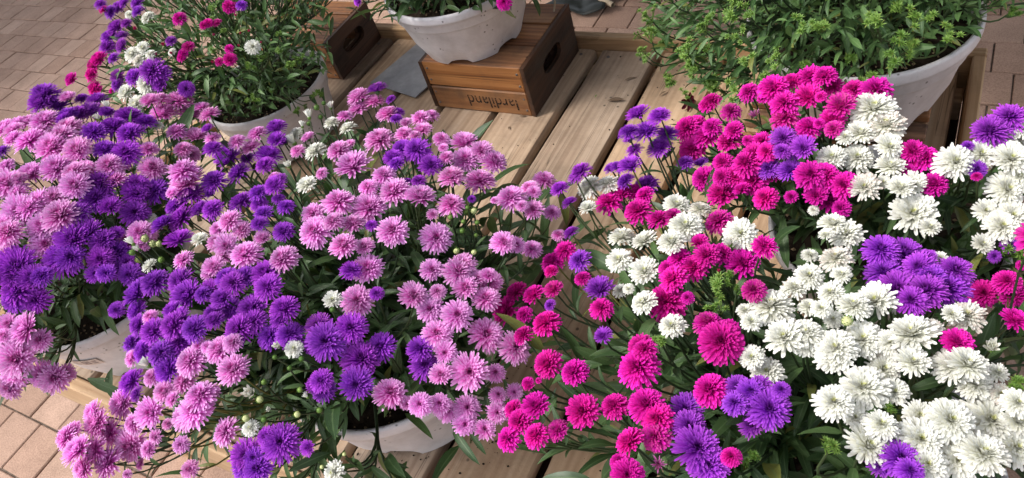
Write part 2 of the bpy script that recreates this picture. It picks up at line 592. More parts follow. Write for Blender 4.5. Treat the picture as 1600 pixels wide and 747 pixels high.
def frame(pos, zdir, spin, scale):
    z = np.asarray(zdir, float)
    z = z / np.linalg.norm(z)
    a = np.cross([0.2, 1.0, 0.1], z)
    a /= np.linalg.norm(a)
    b_ = np.cross(z, a)
    c, s = math.cos(spin), math.sin(spin)
    x = c * a + s * b_
    y = np.cross(z, x)
    return Matrix(((x[0] * scale, y[0] * scale, z[0] * scale, pos[0]), (x[1] * scale, y[1] * scale, z[1] * scale, pos[1]), (x[2] * scale, y[2] * scale, z[2] * scale, pos[2]), (0, 0, 0, 1)))


# ------------------------------------------------------------------ setting: ground and paving
PX, PY, ROW0 = 0.1405, 0.1494, 0.188
ground = add('ground', mesh_np('ground', [(-60, -60, -0.008), (60, -60, -0.008), (60, 60, -0.008), (-60, 60, -0.008)], [(0, 1, 2, 3)], ['joint_sand'], smooth=False))
ground['kind'] = 'structure'
paving = bpy.data.objects.new('paving', None)
COL.objects.link(paving)
paving['kind'] = 'structure'
paving['label'] = 'beige and rose clay pavers laid in staggered rows'


def paver_geo(w, d, bv=0.0028):
    hx, hy = w / 2, d / 2
    V = [(-hx, -hy, -0.03), (hx, -hy, -0.03), (hx, hy, -0.03), (-hx, hy, -0.03),
         (-hx, -hy, -bv), (hx, -hy, -bv), (hx, hy, -bv), (-hx, hy, -bv),
         (-hx + bv, -hy + bv, 0), (hx - bv, -hy + bv, 0), (hx - bv, hy - bv, 0), (-hx + bv, hy - bv, 0)]
    F = [(8, 9, 10, 11)]
    for a in (0, 4):
        for k in range(4):
            k2 = (k + 1) % 4
            F.append((a + k, a + k2, a + 4 + k2, a + 4 + k))
    return V, F


pv = [mesh_np('paver', *paver_geo(PX - 0.0035 - 0.0015 * k, PY - 0.0035 - 0.0012 * k), ['paver_clay'], {'rnd': np.full(12, 0.0)}, smooth=False) for k in range(3)]
restV, restF, restR = [], [], []
cells = []
for j in range(-14, 22):
    yc = ROW0 + (j + 0.5) * PY
    sh = (0.5 if j % 2 else 0.0) + rng.normal(0, 0.05)
    for i in range(-62, 22):
        cells.append(((i + sh) * PX - 0.01, yc))
cells = np.array(cells)
pp, dep = project(np.c_[cells, np.zeros(len(cells))])
vis = (dep > 0.1) & (pp[:, 0] > -40) & (pp[:, 0] < 1640) & (pp[:, 1] > -40) & (pp[:, 1] < 790)
# hidden behind the table top: where the sight line meets the deck
tt = (CAM[2] - 0.6) / CAM[2]
hit = CAM[:2] * (1 - tt) + cells * tt
behind = (hit[:, 0] > -1.5) & (hit[:, 0] < 0.0) & (hit[:, 1] > 0.30) & (hit[:, 1] < 1.26)
vis &= ~behind
print('pavers in view', vis.sum())
for k, (x, y) in enumerate(cells):
    z = rng.normal(0, 0.0012)
    if vis[k]:
        o = add('paver', pv[k % 3], paving, Matrix.Translation((x, y, z)) @ Matrix.Rotation(rng.normal(0, 0.006), 4, 'Z') @ Matrix.Rotation(rng.normal(0, 0.004), 4, 'X'))
    else:
        V, F = paver_geo(PX - 0.006, PY - 0.006)
        b0 = len(restV)
        restV += [(a + x, b_ + y, c + z) for a, b_, c in V]
        restF += [[q + b0 for q in f] for f in F]
        restR += [rng.random()] * 12
o = add('more_paving', mesh_np('more_paving', restV, restF, ['paver_clay'], {'rnd': restR}, smooth=False), paving)
o['kind'] = 'stuff'

# ------------------------------------------------------------------ the table
ZD = 0.60
PITCH, GAP, G0 = 0.1467, 0.016, -0.396
XR, XL, YN, YF = 0.066, -1.62, 0.212, 1.313
table = thing('display_table', 'slatted timber display table with raised edge rails under the pots', 'table', (-0.78, 0.76, 0))
TO = (-0.78, 0.76, 0)
gaps = [G0 + PITCH * k for k in range(2, -9, -1)]
edges = []
x1 = 0.026
for g in gaps:
    edges.append((g + GAP / 2, x1))
    x1 = g - GAP / 2
for xa, xb in edges:
    w = xb - xa
    if w < 0.03:
        continue
    # plank with eased top edges and a slightly cupped, uneven top
    nx, ny = 7, 26
    V, F = [], []
    hx, y0, y1 = w / 2, YN + 0.004, YF - 0.004
    pr = [(-hx, -0.024), (-hx, -0.006), (-hx + 0.003, -0.0012), (-hx + 0.010, 0.0), (-hx * 0.3, -0.0006), (hx * 0.3, -0.0006), (hx - 0.010, 0.0), (hx - 0.003, -0.0012), (hx, -0.006), (hx, -0.024)]
    ph = rng.random() * 6
    tw = rng.normal(0, 0.0012)
    for j in range(ny):
        y = y0 + (y1 - y0) * j / (ny - 1)
        bow = 0.0014 * math.sin(y * 4 + ph)
        for (px, pz) in pr:
            V.append((px + 0.0012 * math.sin(y * 9 + ph * 2) + rng.normal(0, 0.0003), y - 0.76, pz + bow + tw * px / hx))
    n_ = len(pr)
    for j in range(ny - 1):
        for k in range(n_ - 1):
            F.append((j * n_ + k, (j + 1) * n_ + k, (j + 1) * n_ + k + 1, j * n_ + k + 1))
        F.append((j * n_ + n_ - 1, (j + 1) * n_ + n_ - 1, (j + 1) * n_, j * n_))
    F.append(tuple(range(n_)))
    F.append(tuple(range((ny - 1) * n_, ny * n_))[::-1])
    me = mesh_np('plank', V, F, ['wood_deck'])
    me.set_sharp_from_angle(angle=math.radians(35))
    pl = add('plank', me, table, Matrix.Translation((xa + hx - TO[0], 0, ZD + rng.normal(0, 0.0008))))
    for yy in (1.285, 0.75, 0.25):
        for sx in (-0.3, 0.3):
            V, F = lathe([(0.0038, -0.004), (0.0038, 0.0004), (0.0022, -0.0004), (0.0004, -0.0006)], 8)
            add('screw', mesh_np('screw', V, F, ['screw_metal']), pl, Matrix.Translation((sx * w, yy - 0.76 + rng.normal(0, 0.004), 0.0006)))
LB = XR - XL
box('edge_rail', ((XR + XL) / 2, YF + 0.012, 0.576), (LB, 0.024, 0.108), 'wood_beam', table, TO, 0.003)
box('edge_rail', ((XR + XL) / 2, YN - 0.012, 0.553), (LB, 0.024, 0.10), 'wood_beam', table, TO, 0.003)
box('edge_rail', (XR - 0.011, (YF + YN) / 2, 0.5765), (0.022, YF - YN - 0.001, 0.106), 'wood_beam_side', table, TO, 0.003)
box('edge_rail', (XL + 0.011, (YF + YN) / 2, 0.5765), (0.022, YF - YN - 0.001, 0.106), 'wood_beam_side', table, TO, 0.003)
for yy in (0.25, 0.76, 1.27):
    box('cross_beam', ((XR + XL) / 2, yy, 0.551), (LB - 0.05, 0.045, 0.044), 'wood_beam', table, TO)
box('gap_shade_panel', ((XR + XL) / 2, (YF + YN) / 2, 0.522), (LB - 0.046, YF - YN - 0.006, 0.012), 'wood_crate_shaded', table, TO, 0.002)  # dark panel added under the planks to block light and darken the gaps
for xx in (XL + 0.06, -0.78, XR - 0.06):
    for yy in (YN + 0.09, YF - 0.09):
        box('leg', (xx, yy, 0.248), (0.07, 0.07, 0.496), 'wood_beam_side', table, TO)


# ------------------------------------------------------------------ crates
def panel_hole(w, h, t, hx, hz, rx, rz, mat, nm='end_panel'):
    """upright board in the local YZ plane with a long oval hand hole"""
    n_ = 40
    O, I = [], []
    for k in range(n_):
        a = 2 * math.pi * (k + 0.5) / n_
        c, s = math.cos(a), math.sin(a)
        m_ = max(abs(c) / (w / 2), abs(s) / (h / 2))
        O.append([c / m_, s / m_])
        e = 0.62
        I.append([hx + rx * math.copysign(abs(c) ** e, c), hz + rz * math.copysign(abs(s) ** e, s)])
    for cx, cy in ((1, 1), (1, -1), (-1, 1), (-1, -1)):
        k = min(range(n_), key=lambda q: (O[q][0] - cx * w / 2) ** 2 + (O[q][1] - cy * h / 2) ** 2)
        O[k] = [cx * w / 2, cy * h / 2]
    V = [(t / 2, *p) for p in O] + [(t / 2, *p) for p in I] + [(-t / 2, *p) for p in O] + [(-t / 2, *p) for p in I]
    F = []
    for k in range(n_):
        k2 = (k + 1) % n_
        F += [(k, k2, n_ + k2, n_ + k), (2 * n_ + k, 3 * n_ + k, 3 * n_ + k2, 2 * n_ + k2), (k, 2 * n_ + k, 2 * n_ + k2, k2), (n_ + k, n_ + k2, 3 * n_ + k2, 3 * n_ + k)]
    return mesh_np(nm, V, F, [mat], smooth=False)


def crate(label, x0, x1_, y0, y1, z0, z1, lettering=None, group='wooden crates on the table'):
    org = ((x0 + x1_) / 2, (y0 + y1) / 2, z0)
    t = thing('wooden_crate', label, 'crate', org, group)
    H = z1 - z0
    bh = (H - 0.004) / 2
    for yy, s in ((y0 + 0.005, 1), (y1 - 0.005, -1)):
        for k in range(2):
            b_ = box('side_board', ((x0 + x1_) / 2 + rng.normal(0, 0.0008), yy, z0 + bh / 2 + k * (bh + 0.003)), (x1_ - x0 - 0.002, 0.010, bh), 'wood_crate', t, org, 0.003, 0.0013)
            for ex in (-1, 1):
                for ez in (-0.25, 0.25):
                    V, F = lathe([(0.0026, -0.003), (0.0026, 0.0006), (0.0003, 0.0008)], 8)
                    add('nail', mesh_np('nail', V, F, ['screw_metal']), b_, Matrix.Translation((ex * ((x1_ - x0) / 2 - 0.010), -0.0052 * s, bh * ez)) @ Matrix.Rotation(math.radians(90 * s), 4, 'X'))
            if lettering and s == 1 and k == 0:
                cu = bpy.data.curves.new('lettering', 'FONT')
                cu.body = lettering
                cu.size = 0.047
                cu.align_x = 'CENTER'
                cu.align_y = 'CENTER'
                cu.extrude = 0.0002
                to = bpy.data.objects.new('lettering_source', cu)
                COL.objects.link(to)
                dg = bpy.context.evaluated_depsgraph_get()
                me = bpy.data.meshes.new_from_object(to.evaluated_get(dg))
                bpy.data.objects.remove(to)
                me.materials.clear()
                me.materials.append(MATS['print_ink'])
                wdt = max(v.co.x for v in me.vertices) - min(v.co.x for v in me.vertices)
                # upright on the board, turned upside down with the crate
                M = Matrix.Translation((0.032, -0.0054, 0.002)) @ Matrix.Rotation(math.radians(90), 4, 'X') @ Matrix.Rotation(math.pi, 4, 'Z') @ Matrix.Diagonal((0.128 / wdt, 1.0, 1.0, 1.0))
                add('lettering', me, b_, M)
    for xx in (x0 + 0.016, x1_ - 0.016):
        add('end_panel', panel_hole(y1 - y0 - 0.023, H - 0.013, 0.012, 0.0, 0.004, 0.042, 0.017, 'wood_crate_shaded'), t, Matrix.Translation((xx - org[0], 0, H / 2 - 0.006)))
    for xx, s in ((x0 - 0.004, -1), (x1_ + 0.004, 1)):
        add('end_panel', panel_hole(y1 - y0, H - 0.002, 0.009, 0.0, 0.004, 0.044, 0.019, 'wood_crate_shaded'), t, Matrix.Translation((xx - org[0], 0, H / 2)))
    n_ = 3
    bw = (y1 - y0) / n_
    for k in range(n_):
        box('top_board', ((x0 + x1_) / 2, y0 + bw * (k + 0.5), z1 - 0.0045), (x1_ - x0, bw - 0.004, 0.0088), 'wood_crate', t, org, 0.003, 0.0012)
    return t


crate('upturned brown wooden crate with dark lettering on its front, carrying a white pot', -0.985, -0.741, 1.060, 1.298, ZD + 0.002, 0.725, 'Jardiland')
crate('dark brown wooden crate with an oval hand hole, behind the budding pot', -1.572, -1.325, 1.124, 1.308, ZD + 0.002, 0.712)

# slatted pallet crate under the green plant
po = (-0.14, 1.12, ZD)
pal = thing('slatted_crate', 'low slatted wooden crate under the big green leafy plant', 'crate', po, 'wooden crates on the table')
CX0, CX1, CY0, CY1, CZ = -0.278, -0.004, 0.985, 1.285, 0.70
ns = 6
bw = (CY1 - CY0) / ns
for k in range(ns):
    box('top_slat', ((CX0 + CX1) / 2, CY0 + bw * (k + 0.5), CZ - 0.006), (CX1 - CX0, bw - 0.014, 0.012), 'wood_pallet', pal, po, 0.002, 0.0008)
for xx in (CX0 + 0.016, CX1 - 0.016):
    box('side_beam', (xx, (CY0 + CY1) / 2, ZD + 0.0455), (0.03, CY1 - CY0 - 0.004, 0.083), 'wood_beam_side', pal, po, 0.003)
for zz in (0.625, 0.668):
    for yy in (CY0 - 0.005, CY1 + 0.005):
        box('side_slat', ((CX0 + CX1) / 2, yy, zz), (CX1 - CX0, 0.010, 0.036), 'wood_pallet', pal, po, 0.002, 0.0008)

# grey sheet on the slats
sl = box('slate_sheet', (-1.115, 1.215, ZD + 0.0055), (0.165, 0.24, 0.0035), 'slate', None, (0, 0, 0), 0.001, 0.0, Matrix.Rotation(math.radians(-13), 4, 'Z'))
sl['label'] = 'flat grey sheet lying on the slats beside the lettered crate'
sl['category'] = 'sheet'

# ------------------------------------------------------------------ flower heads
GA = math.pi * (3 - math.sqrt(5))
SPEC = {  # petals, width, inner/outer elevation, inner length, bend, cup, tip width
    'p': dict(n=300, w=0.052, e0=84, e1=-8, l0=0.38, bend=6, cup=0.18, tip=0.74, sh=0.035, jit=4, ep=1.02),
    'k': dict(n=260, w=0.066, e0=84, e1=-8, l0=0.34, bend=8, cup=0.20, tip=0.74, sh=0.045, jit=4, ep=1.0),
    'm': dict(n=240, w=0.078, e0=86, e1=-16, l0=0.40, bend=6, cup=0.28, tip=0.90, sh=0.025, jit=4, ep=1.05),
    'w': dict(n=225, w=0.080, e0=82, e1=-10, l0=0.30, bend=10, cup=0.16, tip=0.86, sh=0.045, jit=5, ep=1.0),
}
PM = {'p': 'petal_purple', 'k': 'petal_pink', 'm': 'petal_magenta', 'w': 'petal_white', 'f': 'petal_faded', 'd': 'petal_dry'}


def flower_geo(sp, seed, nmul=1.0):
    rg = np.random.default_rng(seed)
    n_ = int(sp['n'] * nmul)
    V, F, av, al, ar = [], [], [], [], []
    S = [0.0, 0.32, 0.68, 0.92, 1.0]
    lop = rg.normal(0, 0.06, 2)
    for i in range(n_):
        t = (i + 0.5) / n_
        phi = i * GA + rg.normal(0, 0.05)
        el = math.radians(sp['e0'] + (sp['e1'] - sp['e0']) * t ** sp['ep'] + rg.normal(0, sp['jit']))
        L = (sp['l0'] + (1 - sp['l0']) * t ** 0.62) * (1 + rg.normal(0, sp['sh'])) * (1 + lop[0] * math.cos(phi) + lop[1] * math.sin(phi))
        rad = 0.16 * math.sqrt(t)
        zb = 0.16 * (1 - t)
        er = np.array([math.cos(phi), math.sin(phi), 0])
        et = np.array([-math.sin(phi), math.cos(phi), 0])
        p = er * rad + np.array([0, 0, zb])
        bend = math.radians(sp['bend'] + rg.normal(0, 8))
        W = sp['w'] * (0.75 + 0.4 * t) * (1 + rg.normal(0, 0.12))
        side = rg.normal(0, 0.07)
        rr = rg.random()
        b0 = len(V)
        ps = 0.0
        for q, s in enumerate(S):
            a = el - bend * (s - 0.3)
            d = er * math.cos(a) + np.array([0, 0, math.sin(a)]) + et * side
            p = p + d * L * (s - ps)
            ps = s
            nn = -er * math.sin(a) + np.array([0, 0, math.cos(a)])
            wd = W * (0.45, 0.85, 1.0, 0.35 + 0.6 * sp['tip'], sp['tip'] * 0.55)[q]
            cu = sp['cup'] * wd * 2
            V += [p - et * wd + nn * cu, p - nn * cu * 0.3, p + et * wd + nn * cu]
            av += [s] * 3
            al += [t] * 3
            ar += [rr] * 3
        for q in range(len(S) - 1):
            k = b0 + q * 3
            F += [(k, k + 1, k + 4, k + 3), (k + 1, k + 2, k + 5, k + 4)]
    mi = [0] * len(F)
    # green involucre and a stub of stalk
    cv, cf = lathe([(0.045, -0.62), (0.05, -0.40), (0.13, -0.30), (0.24, -0.16), (0.26, -0.02), (0.10, 0.06)], 10)
    b0 = len(V)
    V += [np.array(v) for v in cv]
    F += [tuple(q + b0 for q in f) for f in cf]
    mi += [1] * len(cf)
    av += [0.5] * len(cv)
    al += [1] * len(cv)
    ar += [0.3] * len(cv)
    for i in range(22):
        a = i * GA
        z0 = -0.30 + 0.26 * i / 22
        r0 = 0.13 + 0.12 * i / 22
        er = np.array([math.cos(a), math.sin(a), 0])
        et = np.array([-math.sin(a), math.cos(a), 0])
        p0 = er * r0 + np.array([0, 0, z0])
        p1 = p0 + er * 0.10 + np.array([0, 0, 0.06])
        p2 = p1 + er * 0.09 + np.array([0, 0, 0.00])
        b0 = len(V)
        V += [p0 - et * 0.035, p0 + et * 0.035, p1 - et * 0.03, p1 + et * 0.03, p2]
        F += [(b0, b0 + 1, b0 + 3, b0 + 2), (b0 + 2, b0 + 3, b0 + 4)]
        mi += [1, 1]
        av += [0.5] * 5
        al += [1] * 5
        ar += [rg.random()] * 5
    return V, F, av, al, ar, mi


FM = {}
for kd in 'pkmw':
    FM[kd] = []
    for s in range(9):
        sp_ = dict(SPEC[kd])
        if s in (5, 6):                                   # younger, cup-shaped heads
            sp_['e1'] += 22
            sp_['n'] = int(sp_['n'] * 0.8)
        if s in (7, 8):                                   # older, looser heads
            sp_['sh'] += 0.04
            sp_['jit'] += 4
            sp_['bend'] += 10
        V, F, av, al, ar, mi = flower_geo(sp_, 100 * ord(kd) + s)
        FM[kd].append(mesh_np('flower_head', V, F, [PM[kd], 'leaf_mid'], {'v': av, 'lay': al, 'rnd': ar, 'u': np.ones(len(V))}, mi))
fsp = dict(n=34, w=0.07, e0=80, e1=25, l0=0.5, bend=5, cup=0.2, tip=0.3, sh=0.1, jit=8, ep=1.0)
FM['f'] = []
for s in range(2):
    V, F, av, al, ar, mi = flower_geo(fsp, 900 + s)
    FM['f'].append(mesh_np('flower_head', V, F, [PM['f'], 'leaf_mid'], {'v': av, 'lay': al, 'rnd': ar, 'u': np.ones(len(V))}, mi))
# half open heads and closed buds
bsp = dict(n=30, w=0.13, e0=88, e1=52, l0=0.75, bend=-22, cup=0.25, tip=0.5, sh=0.06, jit=6, ep=1.0)
FM['o'], FM['r'] = [], []
for s in range(2):
    V, F, av, al, ar, mi = flower_geo(bsp, 950 + s)
    FM['o'].append(mesh_np('flower_bud', V, F, ['petal_white', 'leaf_fresh'], {'v': av, 'lay': al, 'rnd': ar, 'u': np.ones(len(V))}, mi))
    FM['r'].append(mesh_np('flower_bud', V, F, ['petal_bud_pink', 'leaf_fresh'], {'v': av, 'lay': al, 'rnd': ar, 'u': np.ones(len(V))}, mi))


def ball_geo(seed):
    rg = np.random.default_rng(seed)
    V, F = lathe([(0.06, -1.3), (0.07, -0.9), (0.5, -0.72), (0.82, -0.30), (0.88, 0.10), (0.70, 0.50), (0.40, 0.74), (0.06, 0.84)], 12)
    V = [np.array(v) for v in V]
    av = [0.4] * len(V)
    mi = [0] * len(F)
    for i in range(34):
        a = i * GA
        s = (i + 0.5) / 34
        z0 = -0.75 + 1.4 * s
        r0 = 0.90 * math.sqrt(max(0.05, 1 - (z0 * 1.05) ** 2))
        er = np.array([math.cos(a), math.sin(a), 0])
        et = np.array([-math.sin(a), math.cos(a), 0])
        p0 = er * r0 + np.array([0, 0, z0])
        p1 = p0 + er * 0.12 + np.array([0, 0, 0.22])
        p2 = p1 + np.array([0, 0, 0.26]) - er * 0.10 * rg.random()
        b0 = len(V)
        V += [p0 - et * 0.15, p0 + et * 0.15, p1 - et * 0.11, p1 + et * 0.11, p2]
        F += [(b0, b0 + 1, b0 + 3, b0 + 2), (b0 + 2, b0 + 3, b0 + 4)]
        mi += [1, 1]
        av += [0.2] * 5
    return V, F, av, mi


FM['g'], FM['c'] = [], []
for s in range(2):
    V, F, av, mi = ball_geo(s)
    z = np.zeros(len(V))
    FM['g'].append(mesh_np('flower_bud', V, F, ['leaf_fresh', 'leaf_mid'], {'v': av, 'lay': z + .5, 'rnd': z + 0.4, 'u': z + 1}, mi))
    FM['c'].append(mesh_np('flower_bud', V, F, ['petal_bud', 'leaf_fresh'], {'v': av, 'lay': z + .5, 'rnd': z + 0.4, 'u': z + 1}, mi))


def tuft_geo(seed):
    """leafy rosette of unopened buds: small pointed bracts round several knobs"""
    rg = np.random.default_rng(seed)
    V, F, ar = [], [], []
    for c in range(7):
        cc = rg.normal(0, 0.42, 3) * np.array([1, 1, 0.5]) if c else np.zeros(3)
        cc[2] += 0.3 - 0.35 * np.linalg.norm(cc[:2])
        for i in range(24):
            a = i * GA + c
            t = (i + 0.5) / 24
            el = math.radians(88 - 92 * t)
            L = 0.20 + 0.26 * t
            er = np.array([math.cos(a), math.sin(a), 0])
            et = np.array([-math.sin(a), math.cos(a), 0])
            d = er * math.cos(el) + np.array([0, 0, math.sin(el)])
            p0 = cc + er * 0.05
            p1 = p0 + d * L * 0.55
            p2 = p0 + d * L + er * 0.03
            b0 = len(V)
            V += [p0 - et * 0.03, p0 + et * 0.03, p1 - et * 0.05, p1 + et * 0.05, p2]
            F += [(b0, b0 + 1, b0 + 3, b0 + 2), (b0 + 2, b0 + 3, b0 + 4)]
            ar += [rg.random() * 0.6] * 5
        tv, tf = tube([cc, cc * 0.4 + np.array([0, 0, -0.5]), np.array([0, 0, -0.9])], [0.04, 0.04, 0.05], 5)
        b0 = len(V)
        V += tv
        F += [tuple(q + b0 for q in f) for f in tf]
        ar += [0.2] * len(tv)
    return V, F, ar


FM['t'] = []
for s in range(4):
    V, F, ar = tuft_geo(40 + s)
    FM['t'].append(mesh_np('bud_tuft', V, F, ['leaf_fresh'], {'rnd': ar, 'u': np.ones(len(V))}))

# ------------------------------------------------------------------ leaves


def leaf_geo(seed, wid=0.105, n_=7):
    rg = np.random.default_rng(seed)
    arch, twist, fold = rg.uniform(0.10, 0.55), rg.normal(0, 0.35), rg.uniform(0.2, 0.5)
    sway = rg.normal(0, 0.08)
    V, u_ = [], []
    p = np.zeros(3)
    for q in range(n_):
        s = q / (n_ - 1)
        a = 0.25 - arch * 2.2 * s
        if q:
            p = p + np.array([sway * s, math.cos(a), math.sin(a)]) / (n_ - 1)
        wd = wid * (0.10 + 0.95 * math.sin(math.pi * min(1, s ** 0.85 * 0.985)) ** 0.9) * (1 if q < n_ - 1 else 0.25)
        tw = twist * s
        x = np.array([math.cos(tw), 0, math.sin(tw)])
        nn = np.array([-math.sin(tw) * math.cos(a), -math.sin(a), math.cos(a) * math.cos(tw)])
        wave = 0.02 * math.sin(s * 9 + seed)
        V += [p - x * wd + nn * (wd * fold + wave * wd * 4), p, p + x * wd + nn * (wd * fold - wave * wd * 4)]
        u_ += [1, 0, 1]
    F = []
    for q in range(n_ - 1):
        k = q * 3
        F += [(k, k + 1, k + 4, k + 3), (k + 1, k + 2, k + 5, k + 4)]
    return np.array(V), F, u_


LEAFG = [leaf_geo(s, 0.085 + 0.012 * (s % 4)) for s in range(8)]
LEAFM = {mt: [mesh_np('leaf', V, F, [mt], {'u': u_, 'rnd': np.zeros(len(V))}) for V, F, u_ in LEAFG] for mt in ('leaf_deep', 'leaf_mid', 'leaf_bright', 'leaf_dry', 'leaf_fresh')}


# ------------------------------------------------------------------ pots
def pot(root, R, H, feet=6, sticker=None):
    rb = R * 0.70
    prof = [(0.01, 0.006), (rb * 0.80, 0.006), (rb * 0.90, 0.004), (rb, 0.0), (rb * 1.035, 0.010), (rb + (R - rb) * 0.46, H * 0.36), (R * 0.90, H * 0.66), (R * 0.925, H * 0.70),
            (R * 0.935, H * 0.715), (R * 0.945, H * 0.83), (R * 0.955, H * 0.845), (R * 0.995, H * 0.865), (R * 1.0, H * 0.90), (R * 0.999, H * 0.965), (R * 0.990, H * 0.995), (R * 0.972, H),
            (R * 0.952, H * 0.985), (R * 0.940, H * 0.93), (R * 0.90, H * 0.72), (R * 0.70, H * 0.40)]

    def fn(i, a, p):
        x, y, z = p
        if 2 <= i <= 5:
            w = max(0.0, math.cos(a * feet)) ** 0.5
            lift = {2: 0.006, 3: 0.009, 4: 0.006, 5: 0.0}[i] * w
            k = 1 - {2: 0.02, 3: 0.03, 4: 0.03, 5: 0.012}[i] * w
            return (x * k, y * k, z + lift)
        return p
    V, F = lathe(prof, 72, fn)
    V.append((0, 0, 0.006))
    me = mesh_np('pot', V, F, ['pot_plastic'])
    me.set_sharp_from_angle(angle=math.radians(60))
    p = add('pot', me, root, Matrix.Rotation(rng.random() * 3, 4, 'Z'))
    # soil with crumbs
    V, F = [], []
    nr, na = 9, 40
    for i in range(nr):
        for k in range(na):
            a = 2 * math.pi * k / na
            q = 0.002 + (R * 0.925) * i / (nr - 1)
            V.append((q * math.cos(a), q * math.sin(a), H * 0.84 + 0.012 * (1 - i / (nr - 1)) + rng.normal(0, 0.003)))
    for i in range(nr - 1):
        for k in range(na):
            k2 = (k + 1) % na
            F.append((i * na + k, (i + 1) * na + k, (i + 1) * na + k2, i * na + k2))
    so = add('soil', mesh_np('soil', V, F, ['soil'], smooth=False), root)
    V, F = [], []
    for _ in range(260):
        a, q, s = rng.random() * 6.283, R * 0.9 * math.sqrt(rng.random()), rng.uniform(0.0012, 0.0034)
        c = np.array([q * math.cos(a), q * math.sin(a), H * 0.845 + 0.010 * (1 - q / R) + s * 0.5])
        b0 = len(V)
        V += [c + s * np.array(d) * rng.uniform(0.6, 1.3) for d in ((1, 0, 0), (0, 1, 0), (-1, 0, 0), (0, -1, 0), (0, 0, 1), (0, 0, -1))]
        F += [tuple(b0 + q_ for q_ in f) for f in ((0, 1, 4), (1, 2, 4), (2, 3, 4), (3, 0, 4), (1, 0, 5), (2, 1, 5), (3, 2, 5), (0, 3, 5))]
    pe = add('soil_crumbs', mesh_np('soil_crumbs', V, F, ['perlite'], smooth=False), so)
    pe['kind'] = 'stuff'
    if sticker is not None:
        a0, a1, h0, h1 = sticker
        rad = lambda h: rb * 1.035 + (R * 0.90 - rb * 1.035) * ((h - 0.010) / (H * 0.66 - 0.010)) + 0.0012

        def patch(a0, a1, h0, h1, eps, nm, mat, par):
            V, F = [], []
            k_ = 8
            for j in range(2):
                for i in range(k_ + 1):
                    a = a0 + (a1 - a0) * i / k_
                    h = h0 + (h1 - h0) * j
                    rr_ = rad(h) + eps + 0.0015
                    V.append((rr_ * math.cos(a), rr_ * math.sin(a), h))
            for i in range(k_):
                F.append((i, i + 1, k_ + 2 + i, k_ + 1 + i))
            return V, F
        V, F = patch(a0, a1, h0, h1, 0.0, '', '', None)
        st = add('label_sticker', mesh_np('label_sticker', V, F, ['sticker']), p)
        V2, F2 = [], []
        da, dh = a1 - a0, h1 - h0
        for (u0, u1, w0, w1) in ((.42, .66, .25, .32), (.42, .66, .73, .80), (.42, .445, .25, .80), (.635, .66, .25, .80), (.50, .58, .45, .6), (.75, .9, .3, .38), (.75, .87, .5, .57), (.75, .92, .7, .76), (.08, .3, .3, .36), (.08, .26, .6, .66)):
            v_, f_ = patch(a0 + da * u0, a0 + da * u1, h0 + dh * w0, h0 + dh * w1, 0.0006, '', '', None)
            b0 = len(V2)
            V2 += v_
            F2 += [tuple(q + b0 for q in f) for f in f_]
        add('sticker_print', mesh_np('sticker_print', V2, F2, ['sticker_print']), st)
        p.rotation_euler = (0, 0, 0)
    return p


